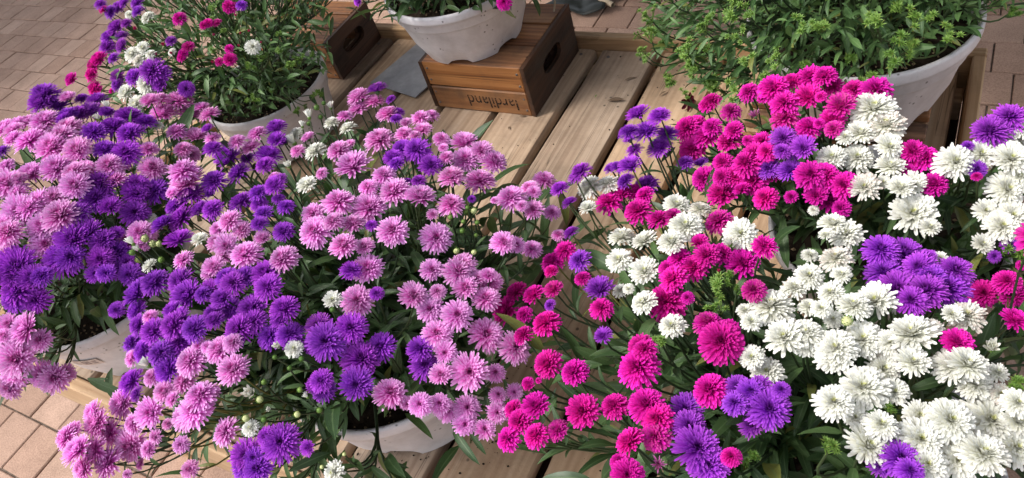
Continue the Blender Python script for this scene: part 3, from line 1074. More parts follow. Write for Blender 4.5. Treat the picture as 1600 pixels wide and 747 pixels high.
# ------------------------------------------------------------------ where the heads stand in each plant
TS = 320.0 / 956.0
TILES = [  # (x offset, y offset, 'plant:kind x,y,diameter ...')
 (0, 0, '5:p465,15,50 550,30,60 510,55,60 575,10,50 635,10,60 640,50,60 540,120,90 585,105,50 505,165,70 560,165,60 500,215,70 565,215,70 525,270,55 550,355,70 545,395,60 620,355,85 700,330,120 750,345,80 745,390,80 795,188,50 870,415,70'),
 (0, 0, '5:m480,42,40 455,270,75 430,305,70 420,345,60 330,368,60 437,415,60 520,422,30 833,80,60 880,215,55 850,250,50 845,268,40 950,115,40'),
 (0, 0, '5:w685,75,65 600,65,40 612,250,75 665,220,60 640,280,60 700,248,50 675,388,105 585,430,80 690,440,70 630,485,90 800,240,40'),
 (0, 0, '5:r635,135,28 655,245,28 765,210,28 730,255,28 800,250,22'),
 (320, 0, '5:m110,25,60 55,105,45 15,105,45 110,225,40 115,275,60 65,285,40'), (320, 0, '5:p170,20,50'), (320, 0, '5:w225,215,70'),
 (320, 0, '5:r145,75,22 165,157,20 210,145,22 40,165,20 160,215,18 40,290,22 265,200,18'),
 (0, 0, '1:p205,430,120 180,475,100 270,485,100 310,530,90 290,550,70 380,455,60 450,460,90 370,520,90 420,510,100 500,520,70 435,610,110 605,535,120 530,580,120 680,560,90 595,620,110 640,600,70 485,690,100 585,705,120 10,700,60'),
 (0, 0, '1:k315,452,70 700,465,85 740,455,80 835,460,120 760,520,115 890,525,115 940,495,70 820,605,90 915,630,110 850,690,80 890,715,90 695,690,80'),
 (0, 0, '1:k20,595,100 80,570,80 135,560,80 205,555,120 55,640,80 130,645,130 235,680,140 285,625,110 310,590,120 355,695,120 60,600,80 190,610,80'),
 (0, 0, '1:o460,550,40 500,497,45'), (0, 0, '1:w730,580,60'), (0, 0, '1:o655,670,30'),
 (0, 250, '1:k260,30,130 335,55,110 395,35,90 345,115,120 145,55,110 30,105,130 85,85,70 75,145,80 25,25,70 500,20,110 560,15,80 530,85,100 715,30,110'),
 (0, 250, '1:k250,170,100 170,190,110 85,240,140 130,215,100 275,250,150 195,305,130 215,390,130 20,300,100 25,365,90 30,330,120 30,430,70 595,375,130 650,335,110 690,340,90 660,390,70'),
 (0, 250, '1:p460,110,150 445,175,130 510,215,100 360,240,110 640,110,120 635,150,110 715,140,120 630,240,120 335,365,150 400,340,130 470,370,110 280,450,160 330,450,120 240,480,90 545,340,70 540,425,120 465,460,110 590,470,70'),
 (0, 250, '1:p75,490,160 60,530,150 150,545,120 190,535,90 65,605,140 60,660,100 160,655,110 10,480,60 445,530,80 490,525,80 535,515,80 600,535,100 540,700,70'),
 (0, 250, '1:w685,270,80'),
 (0, 250, '2:k850,40,130 860,100,170 800,155,60 850,460,90 700,730,70'),
 (0, 250, '2:o615,385,50 645,415,42'), (0, 250, '2:c675,365,35 710,390,35 740,390,30 860,440,40'), (0, 250, '2:g615,430,30 645,465,30 750,465,30'),
 (0, 250, '2:w695,490,75 930,365,80'),
 (0, 250, '2:p630,620,140 630,700,100 715,565,130 660,575,80 885,150,130 810,210,90 835,265,130 755,290,110 830,365,130 930,225,100 835,570,130 870,625,150 940,620,80 800,700,90 840,740,100'),
 (0, 497, '1:k40,25,90 110,45,140 180,100,90 105,115,90 70,190,150 65,260,110 35,325,100 10,115,70 15,80,60 190,265,110 250,280,120 310,255,80'),
 (0, 497, '2:p640,30,100 610,110,90 660,150,110 710,60,120 800,30,130 830,110,140 740,160,110 780,240,130 900,50,120 940,20,80 605,290,120 630,355,70'),
 (0, 497, '2:k610,185,80 705,270,80 880,195,140 850,290,110 930,130,80 930,350,140 900,430,150 860,460,120 765,340,100 800,380,70'),
 (0, 497, '2:o685,215,62'),
 (0, 497, '2:k560,400,130 700,440,130 430,440,100 440,490,120 295,560,100 355,610,130 500,540,110 430,620,110 600,600,140 490,675,130 380,705,110 610,490,90 340,520,70 690,610,80 840,590,70 720,555,60 880,705,80 780,490,50 650,680,50 590,730,40'),
 (320, 0, '2:k15,525,90 715,440,110 790,465,100 715,500,100 855,520,110 655,535,70 815,640,140 620,695,110 680,670,50 480,640,70 430,700,70 940,570,60 930,620,90 240,615,90 145,655,80 210,680,90 35,640,70'),
 (320, 0, '2:p800,412,100 865,460,50 905,520,60 890,550,60 330,590,100 330,650,90 370,660,70 300,715,120 110,725,130 40,685,90 195,735,80 10,600,60 920,690,110 880,730,100'),
 (320, 0, '2:o485,540,55 587,497,45 410,660,70 455,585,40'), (320, 0, '2:w590,565,80 665,590,90 415,625,80 510,695,110'),
 (320, 0, '2:g520,500,30 555,480,22 540,545,25 485,575,25'),
 (320, 250, '2:k685,20,170 320,75,60 110,280,110 60,320,80 170,320,90 55,375,90 100,400,110 80,440,90 180,435,140 40,495,100 20,525,70 270,360,80 355,455,140'),
 (320, 250, '2:k500,245,110 505,325,150 595,280,100 620,185,150 690,290,110 765,215,165 760,120,90 835,65,110 875,140,150 955,160,80 645,390,130 740,400,90 875,325,150 760,500,150 710,650,150 540,60,60'),
 (320, 250, '2:p40,90,110 150,55,120 25,155,60 30,225,100 165,185,120 275,20,90 245,145,90 320,115,100 350,85,60 255,200,80 270,245,90 250,295,80 375,210,80 365,330,100 340,175,60 100,10,70'),
 (320, 250, '2:p680,510,100 800,620,70 775,300,60 890,10,80 945,95,40 280,520,140 290,590,130 180,540,110 130,570,120 100,540,110 20,610,100 80,640,110 215,690,150 110,690,110 40,710,100 365,685,140'),
 (320, 250, '2:w475,110,105 595,650,95'), (320, 250, '2:o390,25,50'), (320, 250, '2:g595,698,28'),
 (320, 497, '2:p40,5,90 150,50,140 220,10,120 350,5,90 300,75,120 395,70,130 530,30,130 560,105,180 500,120,90 680,40,150 815,130,140 730,185,180 705,310,160 540,290,110 555,335,110 510,310,80'),
 (320, 497, '2:p190,640,140 350,575,170 280,550,90 480,605,75 180,690,110 240,700,130 225,650,90'),
 (320, 497, '2:k60,140,130 130,110,90 10,130,60 130,235,145 25,350,80 10,420,60 85,530,125 870,340,150 945,400,70'),
 (320, 497, '2:o340,130,50 475,365,38 215,350,80 300,425,32'), (320, 497, '2:w415,140,90 210,510,80 595,720,110'),
 (320, 497, '2:c255,380,35 430,450,32 190,468,35 650,635,20 545,695,20'), (320, 497, '2:g275,298,28 325,182,25 395,233,25 450,190,28 443,335,28 275,475,30 535,430,30'),
 (640, 350, '2:k125,60,150 440,80,120 500,95,80 570,110,95 105,210,110 230,215,150 250,180,120 260,290,130 320,250,90 375,265,120 355,340,130 370,235,90 20,330,140 95,395,130 225,420,150 125,505,140 130,310,80 165,600,110 360,510,165 500,570,150 280,690,185 145,700,110 400,690,90 695,45,70'),
 (640, 350, '2:p45,575,130 70,655,140'),
 (640, 350, '3:m720,120,110 665,165,110 660,215,70 490,310,110 440,400,140 575,325,110 530,420,85 525,510,100 630,450,135 670,300,95 640,650,135 760,685,130 805,245,80 895,385,110 550,740,60'),
 (640, 350, '3:p650,375,60 750,35,80 785,165,110 885,300,140 900,520,90'),
 (640, 150, '2:k50,95,90 95,85,80 55,155,90 25,180,60 150,195,80 155,240,50 255,210,130 335,250,110 400,300,130 260,290,130 330,380,145 190,370,130 170,280,80 50,460,140 195,495,130 110,550,60 470,465,140 555,425,90 630,385,110 580,445,70 575,525,100 665,540,80 520,510,60 395,485,40'),
 (640, 150, '2:p30,245,130 100,320,110 40,390,70 290,480,40'), (640, 150, '3:p795,345,110 700,425,90 745,490,80 770,375,70 935,335,70'),
 (640, 150, '3:w830,415,135 920,400,110 830,515,90'), (640, 150, '3:m930,485,120'),
 (640, 150, '2:g263,540,28 245,628,28 250,585,24 315,590,26 190,565,28 270,520,24 310,650,22'), (640, 150, '2:c300,535,35 218,722,32 300,728,28'),
 (640, 497, '2:k270,415,120 180,430,100 260,495,110 350,515,100 410,440,100 415,355,80 490,345,80 45,400,110 140,395,100'),
 (640, 497, '3:m555,315,55 600,290,30 480,420,90 590,405,130 505,480,120 585,540,120 450,560,110 685,520,105 805,430,155 950,400,125'),
 (960, 100, '3:p110,225,120 210,235,110 65,310,100 150,305,130 245,320,100 70,350,70 210,380,120 90,395,80 75,470,120 20,480,80 45,540,90 140,560,120 330,455,80 400,460,70'),
 (960, 100, '4:m450,165,90 430,185,70 545,215,90 335,290,120 380,270,90 430,320,130 530,350,120 360,395,120 555,305,90 505,455,95 450,290,90 625,125,90 740,105,130 690,155,50 790,175,120 830,75,90 910,55,120 905,150,120 795,240,120 910,285,110'),
 (960, 100, '4:f655,240,65'),
 (960, 100, '4:p790,345,120 880,390,110 780,400,80 830,400,90 715,485,100 820,490,110'),
 (960, 100, '4:m685,355,90 620,355,50 650,420,130 610,455,130 710,405,90 745,515,75 410,535,120 500,525,90 560,520,100 640,540,130 500,600,140 590,580,80 700,620,110 825,617,60 920,510,130 940,610,100'),
 (960, 100, '3:m30,600,110 90,590,100 135,605,90 110,675,130 210,715,110 480,725,130 270,700,80'), (960, 100, '3:w290,650,130 400,670,110'), (960, 100, '4:w930,680,50'),
 (960, 300, '3:m300,300,110 370,340,130 430,290,120 250,350,90 270,400,130 240,500,180 340,490,60 510,280,110 600,325,150 700,245,110 650,450,110 395,230,80 440,600,130 500,690,200 540,640,100 120,720,120'),
 (960, 300, '3:w30,200,140 20,310,130 135,220,130 265,225,140 330,150,170 360,185,100 140,365,150 130,510,130 25,455,80 65,450,60 265,620,130 590,190,160 645,245,60 730,520,210 640,600,100 840,440,120 910,385,130 910,530,100 915,290,75 790,670,190 890,650,160 895,710,110 610,550,80'),
 (960, 300, '3:o535,240,65'), (960, 300, '3:r485,370,30'), (960, 300, '3:t480,430,120 540,390,80 480,530,100 575,450,60'),
 (960, 497, '3:m105,220,185 140,135,110 440,325,160 150,395,170 195,465,150 185,550,140 65,570,135 25,660,90 60,730,150 545,640,90'), (960, 497, '3:f205,680,75'),
 (960, 497, '3:p330,420,160 350,500,150 390,600,210 440,685,180 580,320,120 560,390,110 725,420,190 640,340,130 640,500,110 680,310,110 780,330,80'),
 (960, 497, '3:w640,180,120 710,245,150'), (960, 497, '3:t215,110,90 650,650,90'),
 (1280, 100, '4:m20,50,100 60,100,90 155,115,100 265,110,130 100,190,120 130,150,70 60,255,110 65,300,80 0,275,50 5,150,50 440,400,100 490,430,120 430,450,90 535,555,110 420,490,60 25,510,130 110,560,120 40,620,150 95,670,80 735,520,40'),
 (1280, 100, '4:w255,195,200 310,275,170 195,315,130 120,335,80 330,380,120 335,470,130 180,430,140 60,430,130 210,570,140 300,550,70 380,570,120 445,555,110 640,450,160 760,415,130 440,690,200 860,340,120 935,330,130 950,290,100 900,435,150 885,580,150 940,520,90'),
 (1280, 100, '4:p795,305,140 890,240,130 695,380,50 740,490,80'),
 (1280, 300, '4:w520,160,90 860,155,140 905,105,140 780,85,100 765,240,95'), (1280, 300, '3:w65,140,130 120,190,150 30,195,70 75,300,150 105,380,90 50,465,120 10,540,90 565,305,70 160,520,150 260,500,180 205,680,180 430,650,210 330,700,120 540,630,80 75,720,180 65,590,90 690,570,150 620,565,90'),
 (1280, 300, '3:c130,600,50'), (1280, 300, '3:o805,725,80'),
 (1280, 300, '3:p290,260,150 400,280,170 300,370,150 460,345,130 370,450,170 500,450,160 600,440,180 640,360,140 520,390,130 515,295,60 430,500,130'),
 (1280, 300, '4:m880,410,100 770,470,110 905,480,100 945,340,40 940,240,40 940,440,60'), (1280, 300, '4:p890,240,70 820,300,50'), (1280, 300, '3:m920,590,110 645,695,120'), (1280, 300, '4:t850,490,90 930,290,110'),
 (1280, 497, '3:w75,175,180 440,200,150 340,140,100 305,235,150 205,315,210 70,385,170 355,340,120 170,460,110 295,490,140 235,590,200 620,215,170 700,210,170 730,300,150 835,250,90 470,450,130 620,470,190 480,560,190 510,680,160 650,660,180 770,620,200 810,470,210 850,350,90 930,390,120 930,600,170 935,480,130'),
 (1280, 497, '3:p385,650,160 290,690,110 430,710,110'), (1280, 497, '3:t330,415,70 60,600,110 930,300,100'),
 (640, 0, '6:m440,8,70'), (480, 0, '6:p236,6,50'),
]
ANN = {k: [] for k in range(1, 8)}
for ox, oy, s in TILES:
    pk = int(s[0])
    kd = s[2]
    for tok in s[3:].split():
        x, y, d = (float(q) for q in tok.split(','))
        ANN[pk].append((kd, ox + x * TS, oy + y * TS, d * TS))

# pot centre, base height, pot radius, pot height, canopy centre height, canopy radii
PL = {
    1: dict(c=(-1.248, 0.355), z0=0.601, R=0.165, H=0.160, cz=0.80, rad=(0.31, 0.31, 0.23)),
    2: dict(c=(-0.635, 0.400), z0=0.601, R=0.165, H=0.160, cz=0.80, rad=(0.34, 0.34, 0.22)),
    3: dict(c=(-0.035, 0.395), z0=0.601, R=0.165, H=0.160, cz=0.82, rad=(0.36, 0.36, 0.22)),
    4: dict(c=(-0.030, 0.765), z0=0.601, R=0.150, H=0.150, cz=0.82, rad=(0.30, 0.30, 0.20)),
    5: dict(c=(-1.303, 0.900), z0=0.601, R=0.142, H=0.160, cz=0.84, rad=(0.28, 0.28, 0.20)),
    6: dict(c=(-0.905, 1.165), z0=0.7265, R=0.155, H=0.140, cz=0.94, rad=(0.25, 0.25, 0.18)),
    7: dict(c=(-0.122, 1.077), z0=0.7015, R=0.165, H=0.160, cz=0.93, rad=(0.315, 0.30, 0.20)),
}


def dome_point(pl, x, y, jit):
    d = ray(x, y)
    C = np.array([*pl['c'], pl['cz']])
    A = np.array(pl['rad'])
    o_, e = (CAM - C) / A, d / A
    a, b_, c = e @ e, o_ @ e, o_ @ o_ - 1
    disc = b_ * b_ - a * c
    t = (-b_ - math.sqrt(disc)) / a if disc > 0 else -b_ / a
    t += jit
    P = CAM + d * t
    n_ = (P - C) / A ** 2
    n_ /= np.linalg.norm(n_)
    return P, n_, t


HEADS = {}
for k, pl in PL.items():
    L = []
    for kd, x, y, d in ANN[k]:
        P, n_, t = dome_point(pl, x, y, rng.normal(0, 0.010))
        L.append((kd, P, n_, d * t / FPX))
    HEADS[k] = L
# the crowns go on outside the picture: same mix of heads where the dome leaves the frame
MIX = {1: 'pkkk', 2: 'pkk', 3: 'wwmp', 4: 'wwmp', 5: 'pmwp', 6: 'mpw'}
for k in MIX:
    pl = PL[k]
    C = np.array([*pl['c'], pl['cz']])
    placed = [h[1] for h in HEADS[k]]
    for _ in range(900):
        v = rng.normal(0, 1, 3)
        v /= np.linalg.norm(v)
        if v[2] < 0.12 or len(placed) > len(ANN[k]) + 70:
            continue
        P = C + v * np.array(pl['rad'])
        q, dp = project(P)
        inside = dp[0] > 0 and -30 < q[0, 0] < 1630 and -30 < q[0, 1] < 777
        if inside or dp[0] < 0.25 or (k == 4 and q[0, 1] < 160):
            continue
        if any(np.linalg.norm(P - b_) < 0.042 for b_ in placed):
            continue
        n_ = (P - C) / np.array(pl['rad']) ** 2
        n_ /= np.linalg.norm(n_)
        placed.append(P)
        HEADS[k].append((random.choice(MIX[k]), P, n_, rng.uniform(0.032, 0.046)))
# unopened tufts over the two budding plants
for k, cnt, sz in ((7, 330, (0.019, 0.032)), (5, 90, (0.014, 0.026)), (6, 20, (0.016, 0.026))):
    pl = PL[k]
    C = np.array([*pl['c'], pl['cz']])
    got = 0
    for _ in range(4000):
        if got >= cnt:
            break
        v = rng.normal(0, 1, 3)
        v /= np.linalg.norm(v)
        if v[2] < -0.25:
            continue
        P = C + v * np.array(pl['rad']) * rng.uniform(0.95, 1.09)
        q, dp = project(P)
        if k == 5:
            if q[0, 0] < 330 and q[0, 1] > -20:
                continue
            if q[0, 1] > 175 or q[0, 0] > 505:
                continue
        if k == 7 and (q[0, 1] > 150 or (q[0, 0] > 1330 and q[0, 1] > 124 - (q[0, 0] - 1373) * 0.46 - 4)):
            continue
        if k == 6 and q[0, 1] > 8:
            continue
        if any(np.linalg.norm(P - h[1]) < 0.018 for h in HEADS[k]):
            continue
        n_ = (P - C) / np.array(pl['rad']) ** 2
        n_ /= np.linalg.norm(n_)
        HEADS[k].append(('t', P, n_, rng.uniform(*sz)))
        got += 1

# ------------------------------------------------------------------ grow the plants
LAB = {
    1: ('potted_aster', 'potted aster with pale pink and purple flowers at the front corner, sticker on its pot', 'potted plant'),
    2: ('potted_aster', 'large potted aster in the middle with pink and purple flowers and a few white buds', 'potted plant'),
    3: ('potted_aster', 'potted aster nearest the camera with white, hot pink and violet flowers', 'potted plant'),
    4: ('potted_aster', 'potted aster with hot pink and white flowers just in front of the green plant', 'potted plant'),
    5: ('potted_aster', 'potted aster in half bloom, mostly green, before the dark crate', 'potted plant'),
    6: ('potted_aster', 'white pot with soil and low leaves standing on the lettered crate', 'potted plant'),
    7: ('potted_aster', 'green leafy aster without open flowers in a white pot', 'potted plant'),
}
FLAB = {'p': 'purple double flower head', 'k': 'pale pink double flower head', 'm': 'hot pink double flower head', 'w': 'white double flower head', 'f': 'wilting mauve flower head',
        'o': 'half open white bud', 'r': 'closed pink bud', 'g': 'round green bud', 'c': 'closed cream bud', 't': 'tuft of small green buds'}
FNAME = {'o': 'flower_bud', 'r': 'flower_bud', 'g': 'flower_bud', 'c': 'flower_bud', 't': 'bud_tuft'}
UP = np.array([0, 0, 1.0])


def bez(p0, p1, p2, p3, n_):
    s = np.linspace(0, 1, n_)[:, None]
    return (1 - s) ** 3 * p0 + 3 * (1 - s) ** 2 * s * p1 + 3 * (1 - s) * s * s * p2 + s ** 3 * p3


def leaf_matrix(P, d, up, L):
    d = d / np.linalg.norm(d)
    x = np.cross(d, up)
    x /= np.linalg.norm(x) + 1e-9
    z = np.cross(x, d)
    return np.array([[x[0] * L, d[0] * L, z[0] * L, P[0]], [x[1] * L, d[1] * L, z[1] * L, P[1]], [x[2] * L, d[2] * L, z[2] * L, P[2]], [0, 0, 0, 1]])


ALL = {}
for k, pl in PL.items():
    base = np.array([*pl['c'], pl['z0']])
    nm, lab, cat = LAB[k]
    root = thing(nm, lab, cat, base, 'potted asters on the table')
    st = (math.radians(280), math.radians(302), 0.080, 0.102) if k == 1 else None
    pot(root, pl['R'], pl['H'], 6, st)
    C = np.array([*pl['c'], pl['cz']])
    A = np.array(pl['rad'])
    soilz = pl['z0'] + pl['H'] * 0.85
    heads = HEADS[k]
    discs = []
    # flower heads
    tips = []
    for kd, P, n_, dm in heads:
        toc = CAM - P
        toc /= np.linalg.norm(toc)
        if kd in 'pkmw':
            nn = 0.52 * n_ + 0.52 * UP + 0.12 * toc + rng.normal(0, 0.15, 3)
        elif kd == 't':
            nn = 0.5 * n_ + 0.5 * UP + rng.normal(0, 0.2, 3)
        else:
            nn = 0.6 * n_ + 0.6 * UP + rng.normal(0, 0.3, 3)
        nn /= np.linalg.norm(nn)
        R = dm / 2 * ({'w': 0.89, 'p': 0.96, 'm': 0.96}.get(kd, 0.97) if kd in 'pkmw' else 1.0)
        if kd == 'o':
            R *= 1.25
        Pb = P - nn * R * (0.28 if kd in 'pkmw' else 0.2)
        M = frame(Pb - base, nn, rng.random() * 6.28, R)
        o = add(FNAME.get(kd, 'flower_head'), FM[kd][rng.integers(len(FM[kd]))], root, M)
        o['label'] = FLAB[kd]
        if kd in 'pkmwf':
            o.scale = o.scale * 1.0
            discs.append((P, nn, R))
        tips.append((Pb - nn * R * (0.55 if kd not in 'gc' else 1.2), nn, kd, R))
    # main stems: cluster the heads, one stem for each cluster
    T = np.array([t[0] for t in tips])
    ncl = max(4, int(len(T) / 8))
    cen = T[rng.choice(len(T), ncl, replace=False)]
    for _ in range(12):
        lab_ = ((T[:, None] - cen[None]) ** 2).sum(2).argmin(1)
        for q in range(ncl):
            if (lab_ == q).any():
                cen[q] = T[lab_ == q].mean(0)
    leaves = []
    big = {1: 0.064, 2: 0.068, 3: 0.064, 4: 0.052, 5: 0.036, 6: 0.055, 7: 0.027}[k]

    def leaf_at(P, tan, L, out_w=0.5, ga=[0.0]):
        ga[0] += GA
        a = np.cross(tan, [0.3, 0.2, 0.9])
        a /= np.linalg.norm(a) + 1e-9
        b_ = np.cross(tan, a)
        side = math.cos(ga[0]) * a + math.sin(ga[0]) * b_
        outw = P - C
        outw[2] *= 0.4
        outw /= np.linalg.norm(outw) + 1e-9
        d = side * 0.95 + tan * rng.uniform(0.25, 0.9) + outw * out_w + rng.normal(0, 0.22, 3)
        d /= np.linalg.norm(d)
        up = tan * 0.7 + UP * 0.8 + rng.normal(0, 0.2, 3)
        leaves.append((leaf_matrix(P, d, up, L), rng.integers(8), rng.random()))

    for q in range(ncl):
        idx = np.where(lab_ == q)[0]
        if not len(idx):
            continue
        cpt = cen[q]
        outv = cpt - C
        node = cpt - UP * 0.055 - outv * 0.28
        node[2] = max(node[2], soilz + 0.02) if np.linalg.norm(cpt[:2] - C[:2]) < pl['R'] else node[2]
        ang = math.atan2(outv[1], outv[0]) + rng.normal(0, 0.3)
        rr_ = pl['R'] * 0.62 * min(1, np.linalg.norm(outv[:2]) / A[0]) * rng.uniform(0.5, 1.1)
        rootp = np.array([pl['c'][0] + rr_ * math.cos(ang), pl['c'][1] + rr_ * math.sin(ang), soilz])
        hgt = max(0.05, node[2] - soilz)
        main = bez(rootp, rootp + UP * max(hgt, 0.12) * 0.75 + outv * 0.12, node - outv * 0.30 + UP * 0.02, node, 12)
        V, F = tube(main, np.linspace(0.0030, 0.0018, 12), 6)
        for s in np.arange(0.16, 1.0, 0.075 if k not in (5, 7) else 0.06):
            i = s * 11
            i0 = int(i)
            tan = main[min(11, i0 + 1)] - main[i0]
            tan /= np.linalg.norm(tan) + 1e-9
            leaf_at(main[i0] + (main[min(11, i0 + 1)] - main[i0]) * (i - i0), tan, big * rng.uniform(0.75, 1.35) * (1.15 - 0.35 * s), 0.6)
        for j in idx:
            tp, nn, kd, R = tips[j]
            s0 = rng.uniform(0.66, 1.0)
            i0 = int(s0 * 11)
            p0 = main[i0]
            tan = main[min(11, i0)] - main[max(0, i0 - 1)]
            tan /= np.linalg.norm(tan) + 1e-9
            dist = np.linalg.norm(tp - p0)
            br = bez(p0, p0 + tan * dist * 0.35, tp - nn * dist * 0.38, tp, 9)
            v2, f2 = tube(br, np.linspace(0.0015, 0.0010, 9), 5)
            b0 = len(V)
            V += v2
            F += [tuple(q_ + b0 for q_ in f) for f in f2]
            nl = 4 if kd in 'pkmw' else 3
            for s in np.linspace(0.12, 0.86, nl):
                i = s * 8
                i0 = int(i)
                tan = br[min(8, i0 + 1)] - br[i0]
                tan /= np.linalg.norm(tan) + 1e-9
                leaf_at(br[i0], tan, big * rng.uniform(0.42, 0.85) * (1.1 - 0.45 * s), 0.25)
        V = [v - base for v in V]
        add('stem', mesh_np('stem', V, F, ['stem_green'], {'rnd': np.full(len(V), rng.random()), 'u': np.ones(len(V))}), root)
    # low skirt of leaves round the pot
    nsk = {1: 320, 2: 420, 3: 560, 4: 420, 5: 2000, 6: 420, 7: 5200}[k]
    for _ in range(nsk):
        v = rng.normal(0, 1, 3)
        v /= np.linalg.norm(v)
        v[2] = v[2] * 0.8 + 0.05
        rr_ = rng.uniform(0.35, 0.93) if k not in (5, 7) else (rng.uniform(0.78, 1.0) if rng.random() < 0.7 else rng.uniform(0.35, 0.8))
        P = C + v * A * rr_
        if P[2] < soilz + 0.01 and np.linalg.norm(P[:2] - C[:2]) < pl['R'] * 1.1:
            P[2] = soilz + rng.uniform(0.01, 0.05)
        if P[2] < pl['z0'] + pl['H'] * 0.75:
            continue
        if k == 6:
            P[2] = soilz + rng.uniform(0.0, 0.05)
        d = (P - C) / A * np.array([1, 1, 0.3]) + UP * rng.uniform(-0.1, 0.6) + rng.normal(0, 0.4, 3)
        up = UP + rng.normal(0, 0.35, 3)
        leaves.append((leaf_matrix(P, d, up, big * rng.uniform(0.7, 1.35)), rng.integers(8), rng.random()))
    keep = []
    for M, vi, rd in leaves:
        q, dp = project((LEAFG[vi][0] @ M[:3, :3].T + M[:3, 3])[[0, 10, 19]])
        x, y = q[:, 0].max(), q[:, 1].max()
        ymin = q[:, 1].min()
        if k in (3, 4) and x > 1500 and ymin < 195:
            continue
        mx, my = q.mean(0)
        if rng.random() < 0.85 and ((k == 2 and 545 < mx < 705 and 628 < my < 712) or (k == 1 and 95 < mx < 212 and 497 < my < 592)):
            continue                                    # foliage thins out over the pot sides
        if k == 7 and x > 1545 and y > 30:
            continue
        if k == 4 and (ymin < 118 or (1330 < q[:, 0].max() and q[:, 0].min() < 1545 and ymin < 235)):
            continue                                    # keep the pot behind it free
        if k == 7 and q[:, 0].mean() > 1330 and y > 124 - (q[:, 0].mean() - 1373) * 0.46 + 6:
            continue
        if np.linalg.norm(q[2] - q[0]) > (105 if k == 3 else 85):
            continue
        if k == 6 and y > 31 and not (q[:, 0].mean() < 640 and y < 40):
            continue
        if k == 7 and y > 150 + 40 * rng.random():
            continue
        if k == 5 and q[:, 0].max() > 522:
            continue
        if k == 5 and q[:, 0].mean() > 330 and y > 188 - max(0, q[:, 0].mean() - 400) * 0.62 and rng.random() < 0.93:
            continue
        keep.append((M, vi, rd))
    leaves = keep
    ALL[k] = (root, base, leaves, discs)

# which leaves show: a coarse depth buffer from the photograph's viewpoint
GW, GH = 400, 187
zb = np.full((GH, GW), 1e9)
owner = np.full((GH, GW), -1, np.int64)


def splat(P, oid):
    q, dp = project(P)
    ix = (q[:, 0] / 4).astype(int)
    iy = (q[:, 1] / 4).astype(int)
    ok = (dp > 0.05) & (ix >= 0) & (ix < GW) & (iy >= 0) & (iy < GH)
    for a, b_, d, o_ in zip(ix[ok], iy[ok], dp[ok], np.broadcast_to(oid, len(P))[ok]):
        if d < zb[b_, a]:
            zb[b_, a] = d
            owner[b_, a] = o_


for k, (root, base, leaves, discs) in ALL.items():
    pts = []
    for P, nn, R in discs:
        a = np.cross(nn, [0.2, 1, 0.1])
        a /= np.linalg.norm(a)
        b_ = np.cross(nn, a)
        for rr_ in (0, 0.35, 0.7, 0.95):
            for th in np.linspace(0, 6.28, max(1, int(16 * rr_)), endpoint=False):
                pts.append(P + R * rr_ * (math.cos(th) * a + math.sin(th) * b_))
    if pts:
        splat(np.array(pts), -1)
uid = 0
span = {}
for k, (root, base, leaves, discs) in ALL.items():
    span[k] = uid
    pts, ids = [], []
    for M, vi, rd in leaves:
        V = LEAFG[vi][0]
        pts.append(V @ M[:3, :3].T + M[:3, 3])
        ids.append(np.full(len(V), uid))
        uid += 1
    splat(np.concatenate(pts), np.concatenate(ids))
count = np.bincount(owner[owner >= 0], minlength=uid)
for k, (root, base, leaves, discs) in ALL.items():
    cnt = count[span[k]:span[k] + len(leaves)]
    order = np.argsort(-cnt, kind='stable')
    single = set(order[:300].tolist()) if len(leaves) > 300 else set(range(len(leaves)))
    mt = {5: 'leaf_mid', 7: 'leaf_mid'}.get(k, 'leaf_deep')
    V, F, U, Rn = [], [], [], []
    nb = 0
    for i, (M, vi, rd) in enumerate(leaves):
        if i in single and cnt[i] > 0:
            M2 = M.copy()
            M2[:3, 3] -= base
            add('leaf', LEAFM[mt][vi], root, Matrix(M2.tolist()))
        else:
            g, f, u_ = LEAFG[vi]
            V.append(g @ M[:3, :3].T + M[:3, 3] - base)
            F += [tuple(q + nb for q in ff) for ff in f]
            U += u_
            Rn += [rd] * len(g)
            nb += len(g)
    o = add('inner_foliage', mesh_np('inner_foliage', np.concatenate(V), F, [mt], {'u': U, 'rnd': Rn}), root)
    o['kind'] = 'stuff'
    print('plant', k, 'heads', len(HEADS[k]), 'leaves', len(leaves), 'seen', int((cnt > 0).sum()))

# ------------------------------------------------------------------ litter on the slats
def litter(name, label, cat, x, y, L, mt, vi, rz, flat=0.6, group=None):
    P = on_plane(x, y, ZD)
    d = np.array([math.cos(rz), math.sin(rz), 0.05])
    M = leaf_matrix(P + UP * 0.004, d, UP + rng.normal(0, 0.25, 3), L)
    o = add(name, LEAFM[mt][vi], None, Matrix(M.tolist()))
    o['label'] = label
    o['category'] = cat
    if group:
        o['group'] = group
    return o


litter('dry_leaf', 'small curled dry leaf on the plank below the far rail', 'dry leaf', 976, 128, 0.030, 'leaf_dry', 1, 0.6, group='dry leaves on the slats')
litter('dry_leaf', 'thin withered brown leaf lying across the widest bare plank', 'dry leaf', 950, 160, 0.036, 'leaf_dry', 3, 0.1, group='dry leaves on the slats')
litter('dry_leaf', 'dry leaf crumb between the violet flowers and the far rail', 'dry leaf', 1030, 152, 0.020, 'leaf_dry', 2, 0.9, group='dry leaves on the slats')
litter('dry_leaf', 'dark shrivelled leaf bit just in front of the lettered crate', 'dry leaf', 796, 205, 0.018, 'leaf_dry', 5, 2.0, group='dry leaves on the slats')
litter('dry_leaf', 'brown crumpled leaf on the plank end by the far rail', 'dry leaf', 1090, 98, 0.030, 'leaf_dry', 4, 0.2, group='dry leaves on the slats')
litter('dry_leaf', 'brown leaf scrap against the crate corner on the slats', 'dry leaf', 812, 184, 0.018, 'leaf_dry', 6, 0.2, group='dry leaves on the slats')
litter('green_leaf', 'tiny fresh green leaf scrap lying on the bare plank', 'leaf', 930, 155, 0.014, 'leaf_fresh', 0, 1.6)
